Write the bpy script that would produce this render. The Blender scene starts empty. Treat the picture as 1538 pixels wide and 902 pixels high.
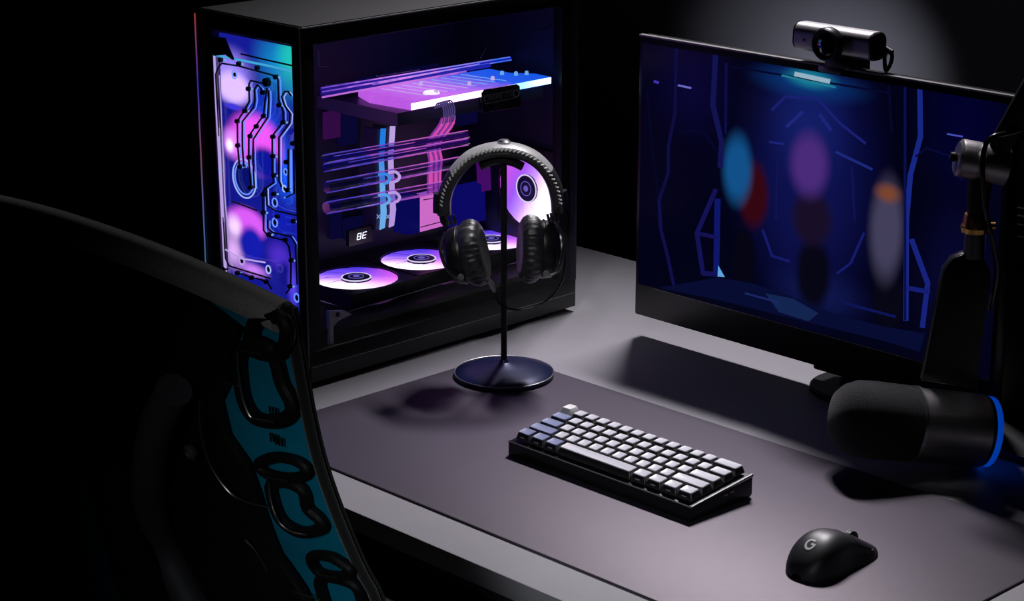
import bpy, bmesh, math, random
from mathutils import Vector, Matrix, noise
from mathutils.bvhtree import BVHTree
random.seed(7)
scene = bpy.context.scene
COL = scene.collection

# ------------------------------------------------------------------ camera
W, H, F = 1538.0, 902.0, 3178.24
PITCH, YAW = math.radians(16.911), math.radians(45.766)
CAM = Vector((1.8, -1.8, 0.94))                     # desk top is z = 0
FWD = Vector((-math.sin(YAW)*math.cos(PITCH), math.cos(YAW)*math.cos(PITCH), -math.sin(PITCH)))
RGT = Vector((math.cos(YAW), math.sin(YAW), 0))
UPV = RGT.cross(FWD)
cd = bpy.data.cameras.new('camera'); cam = bpy.data.objects.new('camera', cd); COL.objects.link(cam)
cam.location = CAM
cam.rotation_euler = (math.pi/2 - PITCH, 0, YAW)
cd.sensor_fit = 'HORIZONTAL'; cd.sensor_width = 36.0; cd.lens = F/W*36.0
cd.clip_start = 0.05; cd.clip_end = 50
scene.camera = cam

# ------------------------------------------------------------------ world, lights, exposure
wd = bpy.data.worlds.new('dark_room'); scene.world = wd; wd.use_nodes = True
wd.node_tree.nodes['Background'].inputs[0].default_value = (0.02, 0.022, 0.03, 1)
wd.node_tree.nodes['Background'].inputs[1].default_value = 0.01
def area(name, loc, target, size, power, color=(1,1,1), sizey=None, spread=180):
    l = bpy.data.lights.new(name, 'AREA'); l.energy = power; l.color = color
    l.shape = 'RECTANGLE'; l.size = size; l.size_y = sizey or size; l.spread = math.radians(spread)
    o = bpy.data.objects.new(name, l); COL.objects.link(o); o.location = loc
    d = Vector(target) - Vector(loc); o.rotation_euler = d.to_track_quat('-Z', 'Y').to_euler()
    return o
key = area('overhead_softbox', (-0.38, 0.92, 1.75), (0.08, 0.06, 0), 0.46, 4.9, (1, 0.95, 1.0), 0.12, 56)
key.rotation_euler = (math.radians(-27), math.radians(-18), 0)      # long side runs along the desk
area('chair_added_fill', (1.55, -2.15, 0.95), (0.64, -0.80, 0.24), 0.25, 0.10, (0.9, 0.95, 1.0), 0.25, 16)  # added fill to brighten the chair back, no lamp known there
area('headphone_added_fill', (0.95, -1.55, 1.75), (-0.16, 0.09, 0.27), 0.22, 0.065, (1.0, 0.98, 1.0), 0.22, 9)  # invented spot that puts highlights on the headphones
area('wall_lamp_behind_monitor', (0.05, 0.46, 0.18), (-0.50, 1.25, 0.20), 0.06, 0.26, (0.86, 0.88, 1.0), 0.05, 30)
area('microphone_added_fill', (0.50, 0.14, 1.40), (0.440, 0.230, 0.10), 0.08, 0.0035, (1.0, 0.97, 1.0), 0.08, 4.5)  # extra light made up to give the microphone body its highlight
vs = scene.view_settings
vs.view_transform = 'Standard'; vs.look = 'None'; vs.gamma = 1.0; vs.use_curve_mapping = False
vs.exposure = 0.0

# ------------------------------------------------------------------ photo pixel -> point on a known plane
def ray(x, y): return FWD + RGT*((x-W/2)/F) - UPV*((y-H/2)/F)
def G(x, y, z=0.0): d = ray(x, y); return CAM + d*((z-CAM.z)/d.z)
def PX(x, y, X): d = ray(x, y); return CAM + d*((X-CAM.x)/d.x)
def PY(x, y, Y): d = ray(x, y); return CAM + d*((Y-CAM.y)/d.y)
def PD(x, y, D): return CAM + ray(x, y)*D
def PN(x, y, p0, n): d = ray(x, y); return CAM + d*((p0-CAM).dot(n)/d.dot(n))

# ------------------------------------------------------------------ materials
def lin(c):
    return tuple((v/255/12.92 if v/255 <= 0.04045 else ((v/255+0.055)/1.055)**2.4) for v in c)
MATS = {}
def newmat(name):
    m = bpy.data.materials.new(name); m.use_nodes = True
    nt = m.node_tree; nt.nodes.clear()
    out = nt.nodes.new('ShaderNodeOutputMaterial')
    return m, nt, out
def mat(name, col, rough=0.5, metal=0.0, var=0.15, scale=60.0, bump=0.0, bscale=None, spec=0.5, sheen=0.0, coat=0.0, tint=None):
    m, nt, out = newmat(name)
    b = nt.nodes.new('ShaderNodeBsdfPrincipled'); nt.links.new(b.outputs[0], out.inputs[0])
    tc = nt.nodes.new('ShaderNodeTexCoord'); nz = nt.nodes.new('ShaderNodeTexNoise')
    nz.inputs['Scale'].default_value = scale; nz.inputs['Detail'].default_value = 4
    nt.links.new(tc.outputs['Object'], nz.inputs['Vector'])
    mx = nt.nodes.new('ShaderNodeMix'); mx.data_type = 'RGBA'
    mx.inputs[6].default_value = (*[c*(1-var) for c in col], 1); mx.inputs[7].default_value = (*[min(1, c*(1+var)) for c in col], 1)
    nt.links.new(nz.outputs['Fac'], mx.inputs[0]); nt.links.new(mx.outputs[2], b.inputs['Base Color'])
    b.inputs['Roughness'].default_value = rough; b.inputs['Metallic'].default_value = metal
    b.inputs['Specular IOR Level'].default_value = spec
    if tint: b.inputs['Specular Tint'].default_value = (*tint, 1)
    b.inputs['Sheen Weight'].default_value = sheen
    b.inputs['Coat Weight'].default_value = coat
    if bump:
        n2 = nt.nodes.new('ShaderNodeTexNoise'); n2.inputs['Scale'].default_value = bscale or scale*8
        nt.links.new(tc.outputs['Object'], n2.inputs['Vector'])
        bp = nt.nodes.new('ShaderNodeBump'); bp.inputs['Strength'].default_value = bump; bp.inputs['Distance'].default_value = 0.001
        nt.links.new(n2.outputs['Fac'], bp.inputs['Height']); nt.links.new(bp.outputs[0], b.inputs['Normal'])
    MATS[name] = m; return m
def emit(name, col, strength=1.0, srgb=True):
    m, nt, out = newmat(name)
    e = nt.nodes.new('ShaderNodeEmission')
    e.inputs[0].default_value = (*(lin(col) if srgb else col), 1); e.inputs[1].default_value = strength
    nt.links.new(e.outputs[0], out.inputs[0]); MATS[name] = m; return m
def ramp_emit(name, axis, lo, hi, stops, strength=1.0, noise_amt=0.0, nscale=30):
    """LED colour running along one object axis."""
    m, nt, out = newmat(name)
    tc = nt.nodes.new('ShaderNodeTexCoord'); sx = nt.nodes.new('ShaderNodeSeparateXYZ')
    nt.links.new(tc.outputs['Object'], sx.inputs[0])
    mr = nt.nodes.new('ShaderNodeMapRange'); mr.inputs[1].default_value = lo; mr.inputs[2].default_value = hi
    nt.links.new(sx.outputs[axis], mr.inputs[0])
    src = mr.outputs[0]
    if noise_amt:
        nz = nt.nodes.new('ShaderNodeTexNoise'); nz.inputs['Scale'].default_value = nscale
        nt.links.new(tc.outputs['Object'], nz.inputs['Vector'])
        ad = nt.nodes.new('ShaderNodeMath'); ad.operation = 'MULTIPLY_ADD'
        nt.links.new(nz.outputs['Fac'], ad.inputs[0]); ad.inputs[1].default_value = noise_amt; 
        a2 = nt.nodes.new('ShaderNodeMath'); a2.operation = 'SUBTRACT'; a2.inputs[1].default_value = noise_amt/2
        nt.links.new(src, a2.inputs[0]); nt.links.new(a2.outputs[0], ad.inputs[2]); src = ad.outputs[0]
    cr = nt.nodes.new('ShaderNodeValToRGB'); nt.links.new(src, cr.inputs[0])
    el = cr.color_ramp.elements
    while len(el) < len(stops): el.new(0.5)
    for e_, (p, c) in zip(el, stops): e_.position = p; e_.color = (*lin(c), 1)
    e = nt.nodes.new('ShaderNodeEmission'); nt.links.new(cr.outputs[0], e.inputs[0]); e.inputs[1].default_value = strength
    nt.links.new(e.outputs[0], out.inputs[0]); MATS[name] = m; return m
def glass(name, tint=(1, 1, 1), refl=0.6, rough=0.02, ior=1.45):
    m, nt, out = newmat(name)
    tr = nt.nodes.new('ShaderNodeBsdfTransparent'); tr.inputs[0].default_value = (*tint, 1)
    gl = nt.nodes.new('ShaderNodeBsdfGlossy'); gl.inputs['Roughness'].default_value = rough; gl.inputs[0].default_value = (refl, refl, refl, 1)
    lw = nt.nodes.new('ShaderNodeLayerWeight'); lw.inputs[0].default_value = 0.5
    pw = nt.nodes.new('ShaderNodeMath'); pw.operation = 'POWER'; pw.inputs[1].default_value = 4.0; nt.links.new(lw.outputs['Facing'], pw.inputs[0])
    f0 = ((ior-1)/(ior+1))**2
    fr = nt.nodes.new('ShaderNodeMath'); fr.operation = 'MULTIPLY_ADD'; fr.inputs[1].default_value = 0.9; fr.inputs[2].default_value = f0; nt.links.new(pw.outputs[0], fr.inputs[0])
    mx = nt.nodes.new('ShaderNodeMixShader')
    nt.links.new(fr.outputs[0], mx.inputs[0]); nt.links.new(tr.outputs[0], mx.inputs[1]); nt.links.new(gl.outputs[0], mx.inputs[2])
    nt.links.new(mx.outputs[0], out.inputs[0]); MATS[name] = m; return m

mat('black_metal', (0.005, 0.005, 0.0055), 0.45, 0.0, 0.2, 80, 0.15, None, 0.25)
mat('black_plastic', (0.006, 0.006, 0.0065), 0.36, 0.0, 0.2, 90, 0.1, None, 0.4)
mat('black_gloss', (0.006, 0.006, 0.008), 0.16, 0.0, 0.2, 60)
mat('case_top', (0.020, 0.020, 0.021), 0.7, 0.0, 0.75, 420, 0.6, 700)
mat('edge_metal', (0.50, 0.49, 0.50), 0.3, 0.0, 0.1, 90)
mat('dark_steel', (0.14, 0.14, 0.15), 0.35, 1.0, 0.15, 90, 0.1)
mat('gunmetal', (0.40, 0.385, 0.40), 0.40, 1.0, 0.1, 120, 0.1)
mat('silver', (0.55, 0.55, 0.57), 0.3, 1.0, 0.1, 90)
mat('stand_base_reflection', (0.005, 0.010, 0.055), 0.36, 0.35, 0.1, 90)  # monitor's blue reflection put into the base colour
mat('gold', (0.62, 0.36, 0.10), 0.28, 1.0, 0.15, 90)
mat('desk_top', (0.34, 0.33, 0.36), 0.55, 0.0, 0.05, 18, 0.06, 900, 0.35)
mat('desk_edge', (0.03, 0.03, 0.032), 0.6)
mat('mat_cloth', (0.048, 0.042, 0.062), 0.50, 0.0, 0.08, 30, 0.15, 2500, 0.90, 0.0, 0.0, (1.0, 0.87, 0.98))
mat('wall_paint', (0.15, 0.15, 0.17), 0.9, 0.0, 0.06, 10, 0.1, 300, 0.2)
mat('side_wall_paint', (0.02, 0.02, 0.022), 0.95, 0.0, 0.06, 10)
mat('floor_dark', (0.010, 0.010, 0.011), 0.8, 0.0, 0.2, 8)
mat('keycap_top_sheen', (0.60, 0.59, 0.66), 0.36, 0.0, 0.05, 200, 0.05, 3000, 0.8)  # softbox sheen on dark caps put into the top colour
mat('keycap_top_blue_sheen', (0.22, 0.25, 0.44), 0.36, 0.0, 0.05, 200, 0.05, 3000, 0.8)  # painted sheen too, tinted with the tower's blue light
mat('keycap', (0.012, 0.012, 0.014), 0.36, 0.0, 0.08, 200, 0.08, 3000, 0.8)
mat('keycap_blue_lit', (0.012, 0.013, 0.020), 0.36, 0.0, 0.08, 200, 0.08, 3000, 0.8)  # blue light from the tower put into the side colour
mat('keycap_white', (0.80, 0.79, 0.78), 0.45, 0.0, 0.03, 200)
mat('legend', (0.55, 0.55, 0.56), 0.5)
mat('keyboard_case', (0.02, 0.02, 0.021), 0.28, 0.6, 0.1, 150)
mat('mouse_shell', (0.016, 0.016, 0.021), 0.47, 0.0, 0.1, 300, 0.05, 4000, 1.0)
mat('logo_white', (0.85, 0.85, 0.86), 0.4)
mat('grey_rubber', (0.45, 0.45, 0.46), 0.4)
mat('leather', (0.020, 0.020, 0.021), 0.32, 0.0, 0.25, 120, 0.5, 900, 0.7)
mat('leather_lit', (0.33, 0.33, 0.335), 0.36, 0.0, 0.2, 120, 0.3, 900, 0.6)  # black leather with the overhead sheen painted in
mat('stitch', (0.75, 0.74, 0.72), 0.5)
mat('foam', (0.022, 0.022, 0.025), 0.95, 0.0, 0.6, 700, 1.0, 900, 0.2, 0.15)
mat('trim_grey', (0.22, 0.21, 0.215), 0.4, 0.0, 0.1, 60)
mat('chair_fabric_lit', (0.28, 0.265, 0.25), 0.9, 0.0, 0.3, 300, 0.4, 1500, 0.2, 0.2)  # overhead light on dark chair fabric put into a paler colour
mat('chair_fabric', (0.008, 0.008, 0.008), 0.9, 0.0, 0.2, 300, 0.4, 1500, 0.2, 0.2)
mat('chair_plastic', (0.004, 0.004, 0.0045), 0.6, 0.0, 0.1, 60, 0, None, 0.2)
mat('chair_frame_grey', (0.035, 0.035, 0.04), 0.6, 0.0, 0.1, 60)
mat('teal_shell', (0.0, 0.17, 0.27), 0.45, 0.0, 0.15, 60, 0.1, 900)
emit('blue_ring_led', (0, 75, 210), 0.5)
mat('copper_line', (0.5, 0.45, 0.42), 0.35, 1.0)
mat('inner_panel', (0.014, 0.015, 0.045), 0.5, 0.0, 0.2, 60)
mat('pcb', (0.03, 0.03, 0.05), 0.5, 0.0, 0.4, 90)
mat('mobo_part', (0.05, 0.05, 0.09), 0.4, 0.0, 0.3, 90)
mat('bracket_white', (0.62, 0.58, 0.62), 0.5)
mat('print_grey', (0.16, 0.16, 0.165), 0.5)
mat('lens_glass', (0.004, 0.004, 0.006), 0.05, 0.0, 0.1, 30, 0, None, 0.9, 0, 1.0)
mat('dark_cord', (0.004, 0.004, 0.012), 0.4)
glass('case_glass', (0.95, 0.95, 0.97), 0.3, 0.01, 1.25)
glass('acrylic', (0.94, 0.95, 1.0), 0.9, 0.04, 1.5)
glass('tube_clear', (0.66, 0.70, 0.95), 1.0, 0.10, 1.75)
glass('acrylic_rod', (0.75, 0.82, 1.0), 1.0, 0.15, 1.6)

# ------------------------------------------------------------------ mesh helpers
FRAME = {}                     # object -> matrix of its root
class MB:
    def __init__(s): s.bm = bmesh.new()
    def box(s, c, d, rot=None, bev=0.0, seg=2):
        m = Matrix.Translation(Vector(c)) @ (rot.to_4x4() if rot else Matrix.Identity(4)) @ Matrix.Diagonal((*d, 1))
        r = bmesh.ops.create_cube(s.bm, size=1.0, matrix=m)
        if bev:
            ed = set(e for v in r['verts'] for e in v.link_edges)
            bmesh.ops.bevel(s.bm, geom=list(ed), offset=bev, segments=seg, profile=0.5, affect='EDGES')
        return s
    def cyl(s, p0, p1, r0, r1=None, seg=24, cap=True):
        p0, p1 = Vector(p0), Vector(p1); r1 = r0 if r1 is None else r1
        return s.lathe([(0.0, 0.0)] * 0 + ([(0, 0)] if cap else []) + [(r0, 0), (r1, (p1-p0).length)] + ([(0, (p1-p0).length)] if cap else []), p0, p1-p0, seg)
    def lathe(s, prof, origin=(0, 0, 0), axis=(0, 0, 1), seg=32, fn=None, xdir=None):
        a = Vector(axis).normalized(); o = Vector(origin)
        x = Vector(xdir) if xdir else (Vector((0, 0, 1)) if abs(a.z) < 0.9 else Vector((1, 0, 0)))
        x = (x - a*x.dot(a)).normalized(); y = a.cross(x)
        rings = []
        for (r, h) in prof:
            if r <= 1e-9: rings.append([s.bm.verts.new(o + a*h)])
            else:
                ring = []
                for k in range(seg):
                    t = 2*math.pi*k/seg
                    rr, hh = (r, h) if fn is None else fn(r, h, t)
                    ring.append(s.bm.verts.new(o + a*hh + (x*math.cos(t) + y*math.sin(t))*rr))
                rings.append(ring)
        for A, B in zip(rings, rings[1:]):
            for k in range(seg):
                k2 = (k+1) % seg
                vs_ = []
                for v in ((A[k] if len(A) > 1 else A[0]), (A[k2] if len(A) > 1 else A[0]), (B[k2] if len(B) > 1 else B[0]), (B[k] if len(B) > 1 else B[0])):
                    if v not in vs_: vs_.append(v)
                if len(vs_) > 2: s.bm.faces.new(vs_)
        return s
    def tube(s, pts, r, seg=10, closed=False, flat=1.0, upd=None, smooth=0):
        P = [Vector(p) for p in pts]
        if smooth: P = catmull(P, smooth, closed)
        n = len(P); rings = []; prev = None
        for i, p in enumerate(P):
            if closed: t = P[(i+1) % n] - P[i-1]
            else: t = P[min(i+1, n-1)] - P[max(i-1, 0)]
            t.normalize()
            if prev is None:
                x = Vector(upd) if upd else (Vector((0, 0, 1)) if abs(t.z) < 0.9 else Vector((1, 0, 0)))
            else: x = prev
            x = (x - t*x.dot(t)).normalized(); prev = x; y = t.cross(x)
            rr = r[i] if isinstance(r, (list, tuple)) and len(r) == n else (r if not isinstance(r, (list, tuple)) else r[0])
            rings.append([s.bm.verts.new(p + x*rr*math.cos(2*math.pi*k/seg) + y*rr*flat*math.sin(2*math.pi*k/seg)) for k in range(seg)])
        rng = range(n) if closed else range(n-1)
        for i in rng:
            A, B = rings[i], rings[(i+1) % n]
            for k in range(seg): s.bm.faces.new((A[k], A[(k+1) % seg], B[(k+1) % seg], B[k]))
        if not closed:
            s.bm.faces.new(rings[0][::-1]); s.bm.faces.new(rings[-1])
        return s
    def prism(s, pts, off, bev=0.0):
        """polygon of 3-D points, pushed along off"""
        a = [s.bm.verts.new(Vector(p)) for p in pts]; b = [s.bm.verts.new(Vector(p)+Vector(off)) for p in pts]
        n = len(a); f1 = s.bm.faces.new(a); f2 = s.bm.faces.new(b[::-1])
        for i in range(n): s.bm.faces.new((a[i], b[i], b[(i+1) % n], a[(i+1) % n]))
        bmesh.ops.recalc_face_normals(s.bm, faces=list(s.bm.faces))
        if bev:
            ed = list(f1.edges) + list(f2.edges)
            bmesh.ops.bevel(s.bm, geom=ed, offset=bev, segments=2, profile=0.5, affect='EDGES')
        return s
    def poly(s, pts, mi=0):
        f = s.bm.faces.new([s.bm.verts.new(Vector(p)) for p in pts]); f.material_index = mi; return s
    def grid(s, fn, nu, nv):
        g = [[s.bm.verts.new(fn(i/(nu-1), j/(nv-1))) for j in range(nv)] for i in range(nu)]
        for i in range(nu-1):
            for j in range(nv-1): s.bm.faces.new((g[i][j], g[i+1][j], g[i+1][j+1], g[i][j+1]))
        return s
    def build(s, name, m, parent=None, smooth=True, origin=None, local=False, angle=35):
        bmesh.ops.recalc_face_normals(s.bm, faces=list(s.bm.faces))
        M = FRAME.get(parent) if parent else None
        me = bpy.data.meshes.new(name)
        if parent and M is not None and not local: s.bm.transform(M.inverted())
        off = None
        if parent is None and not local:
            vsl = [v.co for v in s.bm.verts]
            off = Vector(origin) if origin else Vector(((min(v.x for v in vsl)+max(v.x for v in vsl))/2, (min(v.y for v in vsl)+max(v.y for v in vsl))/2, min(v.z for v in vsl)))
            s.bm.transform(Matrix.Translation(-off))
        if smooth:
            ca = math.cos(math.radians(angle))
            for f in s.bm.faces: f.smooth = True
            for e in s.bm.edges:
                if len(e.link_faces) == 2 and e.link_faces[0].normal.dot(e.link_faces[1].normal) < ca: e.smooth = False
        s.bm.to_mesh(me); s.bm.free()
        for mm in (m if isinstance(m, (list, tuple)) else [m]): me.materials.append(MATS[mm])
        o = bpy.data.objects.new(name, me); COL.objects.link(o)
        if off is not None: o.location = off
        if parent:
            o.parent = parent; FRAME[o] = M
        return o
def catmull(P, n, closed=False):
    out = []; N = len(P)
    for i in (range(N) if closed else range(N-1)):
        if closed: p0, p1, p2, p3 = P[i-1], P[i], P[(i+1) % N], P[(i+2) % N]
        else: p0, p1, p2, p3 = P[max(i-1, 0)], P[i], P[i+1], P[min(i+2, N-1)]
        for k in range(n):
            t = k/n
            out.append(0.5*((2*p1) + (p2-p0)*t + (2*p0-5*p1+4*p2-p3)*t*t + (3*p1-p0-3*p2+p3)*t**3))
    if not closed: out.append(P[-1].copy())
    return out
def empty(name, loc, rotz=0.0, rotx=0.0):
    o = bpy.data.objects.new(name, None); COL.objects.link(o); o.empty_display_size = 0.05
    o.location = loc; o.rotation_euler = (rotx, 0, rotz)
    FRAME[o] = Matrix.Translation(Vector(loc)) @ Matrix.Rotation(rotz, 4, 'Z') @ Matrix.Rotation(rotx, 4, 'X')
    return o
def tag(o, label, cat, group=None):
    o['label'] = label; o['category'] = cat
    if group: o['group'] = group
    return o
def struct(o): o['kind'] = 'structure'; return o
def inst(src, name, parent, loc, rot=None, local=False):
    """another object sharing src's mesh"""
    o = bpy.data.objects.new(name, src.data if hasattr(src, 'data') else src); COL.objects.link(o)
    o.parent = parent; M = FRAME[parent]
    o.location = Vector(loc) if local else M.inverted() @ Vector(loc)
    if rot: o.rotation_euler = rot
    FRAME[o] = None
    return o
def text_mesh(txt, size, mname, parent, matrix, name, extrude=0.0002):
    cu = bpy.data.curves.new('lettering', 'FONT'); cu.body = txt; cu.size = size; cu.extrude = extrude; cu.align_x = 'CENTER'; cu.align_y = 'CENTER'
    t = bpy.data.objects.new('lettering', cu); COL.objects.link(t)
    dg = bpy.context.evaluated_depsgraph_get(); me = bpy.data.meshes.new_from_object(t.evaluated_get(dg))
    bpy.data.objects.remove(t); bpy.data.curves.remove(cu)
    me.materials.clear(); me.materials.append(MATS[mname]); me.name = name
    M = FRAME[parent]; me.transform((M.inverted() @ matrix) if M else matrix)
    o = bpy.data.objects.new(name, me); COL.objects.link(o); o.parent = parent; FRAME[o] = M
    return o

# ------------------------------------------------------------------ the room
DZ = -0.74
m = MB(); m.box((0.2, -0.7, DZ-0.02), (5.4, 4.0, 0.04)); struct(m.build('floor', 'floor_dark', smooth=False))
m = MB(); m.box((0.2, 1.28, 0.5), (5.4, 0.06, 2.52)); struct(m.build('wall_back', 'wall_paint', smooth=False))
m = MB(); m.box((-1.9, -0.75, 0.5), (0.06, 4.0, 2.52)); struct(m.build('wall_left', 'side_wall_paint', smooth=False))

# ------------------------------------------------------------------ desk and desk mat
desk = empty('desk', (0.33, 0.15, DZ)); tag(desk, 'pale grey desk top carrying the computer, monitor and desk mat', 'desk')
m = MB(); m.box((0.33, 0.15, -0.0125), (1.96, 1.01, 0.025), bev=0.002); m.build('desk_top', 'desk_top', desk)
m = MB(); m.box((0.33, 0.15, -0.033), (1.94, 0.99, 0.016)); m.build('under_frame', 'desk_edge', desk, smooth=False)
for sx in (-0.58, 1.24):
    for sy in (-0.28, 0.58):
        m = MB(); m.box((sx, sy, (DZ-0.041)/2), (0.05, 0.05, -DZ-0.041), bev=0.003); m.build('leg', 'black_metal', desk)
MT = 0.003
m = MB(); m.box((0.2325, -0.0645, MT/2), (0.935, 0.449, MT), bev=0.0008)
tag(m.build('desk_mat', 'mat_cloth'), 'large dark purple-grey cloth desk mat under the keyboard and mouse', 'desk mat')

# ------------------------------------------------------------------ computer tower
X0, X1, Y0, Y1, ZT = -0.533, -0.309, -0.122, 0.387, 0.487
pc = empty('computer_tower', ((X0+X1)/2, (Y0+Y1)/2, 0))
tag(pc, 'black glass-sided computer tower glowing blue and pink beside the headphones', 'computer')
def box2(mb, a, b, **k):
    a, b = Vector(a), Vector(b); mb.box((a+b)/2, (abs(b.x-a.x), abs(b.y-a.y), abs(b.z-a.z)), **k)
m = MB(); box2(m, (X0, Y0, 0.008), (X1, Y1, 0.052), bev=0.002); m.build('base_shroud', 'black_plastic', pc)
m = MB(); box2(m, (X0, Y0, ZT-0.024), (X1, Y1, ZT), bev=0.0015); tp = m.build('top_panel', 'black_metal', pc)
m = MB(); box2(m, (X0+0.004, Y0+0.004, ZT), (X1-0.004, Y1-0.004, ZT+0.0012)); m.build('top_mesh', 'case_top', tp)
for a, b in (((X1-0.001, Y0+0.001, ZT-0.0012), (X1+0.0006, Y1, ZT+0.0005)),):
    m = MB(); box2(m, a, b); m.build('top_edge_trim', 'edge_metal', tp, smooth=False)
m = MB(); box2(m, (X0, Y1-0.012, 0.05), (X1, Y1, ZT-0.02)); m.build('rear_panel', 'inner_panel', pc, smooth=False)
m = MB(); box2(m, (X0, Y0+0.012, 0.05), (X0+0.010, Y1-0.012, ZT-0.02)); m.build('far_side_panel', 'inner_panel', pc, smooth=False)
for nm, x0, x1, y0, y1 in (('corner_post', X1-0.022, X1-0.003, Y0, Y0+0.022), ('corner_post', X0, X0+0.0295, Y0, Y0+0.0035), ('corner_post', X1-0.022, X1-0.003, Y1-0.030, Y1)):
    m = MB(); box2(m, (x0, y0, 0.05), (x1, y1, ZT-0.022), bev=0.0015); m.build(nm, 'black_metal', pc)
m = MB(); box2(m, (X1-0.003, Y0+0.002, 0.030), (X1, Y1-0.002, ZT-0.003), bev=0.0008)
m.build('side_glass', 'case_glass', pc)
m = MB(); box2(m, (X0+0.003, Y0-0.003, 0.030), (X1-0.004, Y0, ZT-0.003), bev=0.0008)
m.build('front_glass', 'case_glass', pc)
m = MB(); box2(m, (X1-0.0005, Y0+0.003, 0.0295), (X1+0.0005, Y1-0.004, 0.0305)); m.build('glass_lower_trim', 'print_grey', pc, smooth=False)
m = MB(); box2(m, (X1-0.002, Y0-0.0035, 0.03), (X1+0.0004, Y0-0.002, ZT)); m.build('corner_trim', 'print_grey', pc, smooth=False)
ramp_emit('led_edge', 2, 0.10, 0.48, [(0, (60, 130, 150)), (0.25, (90, 120, 200)), (0.5, (150, 90, 120)), (0.75, (70, 60, 200)), (1.0, (190, 80, 50))], 0.5)
m = MB(); box2(m, (X0-0.0002, Y0-0.0042, 0.03), (X0+0.0014, Y0-0.003, ZT-0.006)); m.build('lit_edge_strip', 'led_edge', pc, smooth=False)
for fx in (X0+0.03, X1-0.03):
    for fy in (Y0+0.05, Y1-0.05):
        m = MB(); m.cyl((fx, fy, 0), (fx, fy, 0.010), 0.016); m.build('foot', 'black_plastic', pc)

# ---- distribution plate behind the front glass
YD = -0.104
def D(p, dy=0.0): return PY(p[0], p[1], YD+dy)
def plate_glow(name):
    m, nt, out = newmat(name)
    tc = nt.nodes.new('ShaderNodeTexCoord')
    base = None
    sx = nt.nodes.new('ShaderNodeSeparateXYZ'); nt.links.new(tc.outputs['Object'], sx.inputs[0])
    def blob(prev, center, rx, rz, col, soft=0.5):
        mp = nt.nodes.new('ShaderNodeMapping'); mp.vector_type = 'POINT'
        mp.inputs['Location'].default_value = (-center[0]/rx, 0, -center[1]/rz); mp.inputs['Scale'].default_value = (1/rx, 0, 1/rz)
        nt.links.new(tc.outputs['Object'], mp.inputs[0])
        ln = nt.nodes.new('ShaderNodeVectorMath'); ln.operation = 'LENGTH'; nt.links.new(mp.outputs[0], ln.inputs[0])
        mr = nt.nodes.new('ShaderNodeMapRange'); mr.interpolation_type = 'SMOOTHSTEP'
        mr.inputs[1].default_value = 1.0; mr.inputs[2].default_value = 1.0-soft; nt.links.new(ln.outputs['Value'], mr.inputs[0])
        mx = nt.nodes.new('ShaderNodeMix'); mx.data_type = 'RGBA'; nt.links.new(mr.outputs[0], mx.inputs[0])
        if isinstance(prev, tuple): mx.inputs[6].default_value = (*prev, 1)
        else: nt.links.new(prev, mx.inputs[6])
        mx.inputs[7].default_value = (*lin(col), 1)
        return mx.outputs[2]
    c0 = FRAME[pc].translation
    def at(px, py): p = PY(px, py, YD+0.01); return (p.x-c0.x, p.z-c0.z)
    cur = lin((16, 20, 120))
    for (px, py, rx, ry, col, soft) in (
        (425, 100, 70, 80, (14, 120, 170), 1.0), (440, 90, 40, 70, (24, 165, 150), 0.9), (400, 200, 45, 90, (10, 60, 190), 0.9), (430, 260, 30, 80, (20, 80, 215), 1.0),
        (345, 110, 60, 55, (160, 135, 240), 1.0), (350, 132, 44, 34, (215, 180, 250), 0.55), (350, 160, 22, 7, (60, 50, 190), 0.6),
        (382, 215, 62, 60, (225, 80, 215), 0.45), (347, 214, 24, 34, (225, 140, 240), 0.9), (345, 218, 11, 16, (255, 245, 235), 0.9),
        (398, 245, 40, 34, (12, 18, 130), 0.5), (366, 268, 20, 34, (8, 14, 90), 0.35), (331, 250, 12, 60, (205, 175, 240), 1.0),
        (370, 335, 48, 34, (205, 85, 215), 0.5), (352, 340, 22, 30, (240, 205, 235), 0.9), (350, 375, 34, 46, (215, 165, 220), 1.0),
        (378, 368, 30, 40, (18, 24, 150), 0.5), (420, 385, 34, 36, (70, 40, 170), 0.9), (380, 405, 40, 16, (190, 120, 215), 0.9),
        (425, 330, 36, 45, (12, 24, 150), 0.8), (428, 415, 18, 34, (14, 14, 110), 0.7), (440, 430, 14, 60, (80, 60, 200), 1.0)):
        cx, cz = at(px, py); k = 1/1190.0
        cur = blob(cur, (cx, cz), rx*k/0.72, ry*k, col, soft)
    e = nt.nodes.new('ShaderNodeEmission'); nt.links.new(cur, e.inputs[0]); e.inputs[1].default_value = 1.85
    nt.links.new(e.outputs[0], out.inputs[0]); MATS[name] = m
plate_glow('distro_glow')
zb, zt2 = 0.060, D((380, 85)).z
m = MB(); box2(m, (-0.5225, YD+0.010, zb), (-0.333, YD+0.013, 0.452)); m.build('lit_backing', 'distro_glow', pc, smooth=False)
m = MB(); m.prism([D(q) for q in ((323, 82), (441, 106), (458, 500), (338, 470))], (0, 0.008, 0), bev=0.0008)
distro = m.build('distribution_plate', 'acrylic', pc)
emit('plate_edge', (200, 175, 245), 1.0); emit('plate_edge_teal', (70, 180, 230), 1.0)
emit('channel_light', (110, 150, 255), 1.25); emit('channel_white', (170, 190, 255), 1.2)
m = MB(); m.tube([D(q, -0.001) for q in ((321, 84), (325, 150), (329, 220), (333, 300), (338, 395), (341, 440))], 0.0022, 6)
m.build('plate_edge_glow', 'plate_edge', distro)
m = MB(); m.tube([D(q, -0.001) for q in ((321, 82), (360, 90), (400, 98), (440, 107))], 0.0016, 6)
m.build('plate_edge_glow', 'plate_edge_teal', distro)
m = MB(); m.prism([D(q, 0.0115) for q in ((335, 57), (373, 65), (372, 70), (350, 88), (347, 82))], (0, -0.001, 0))
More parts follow.
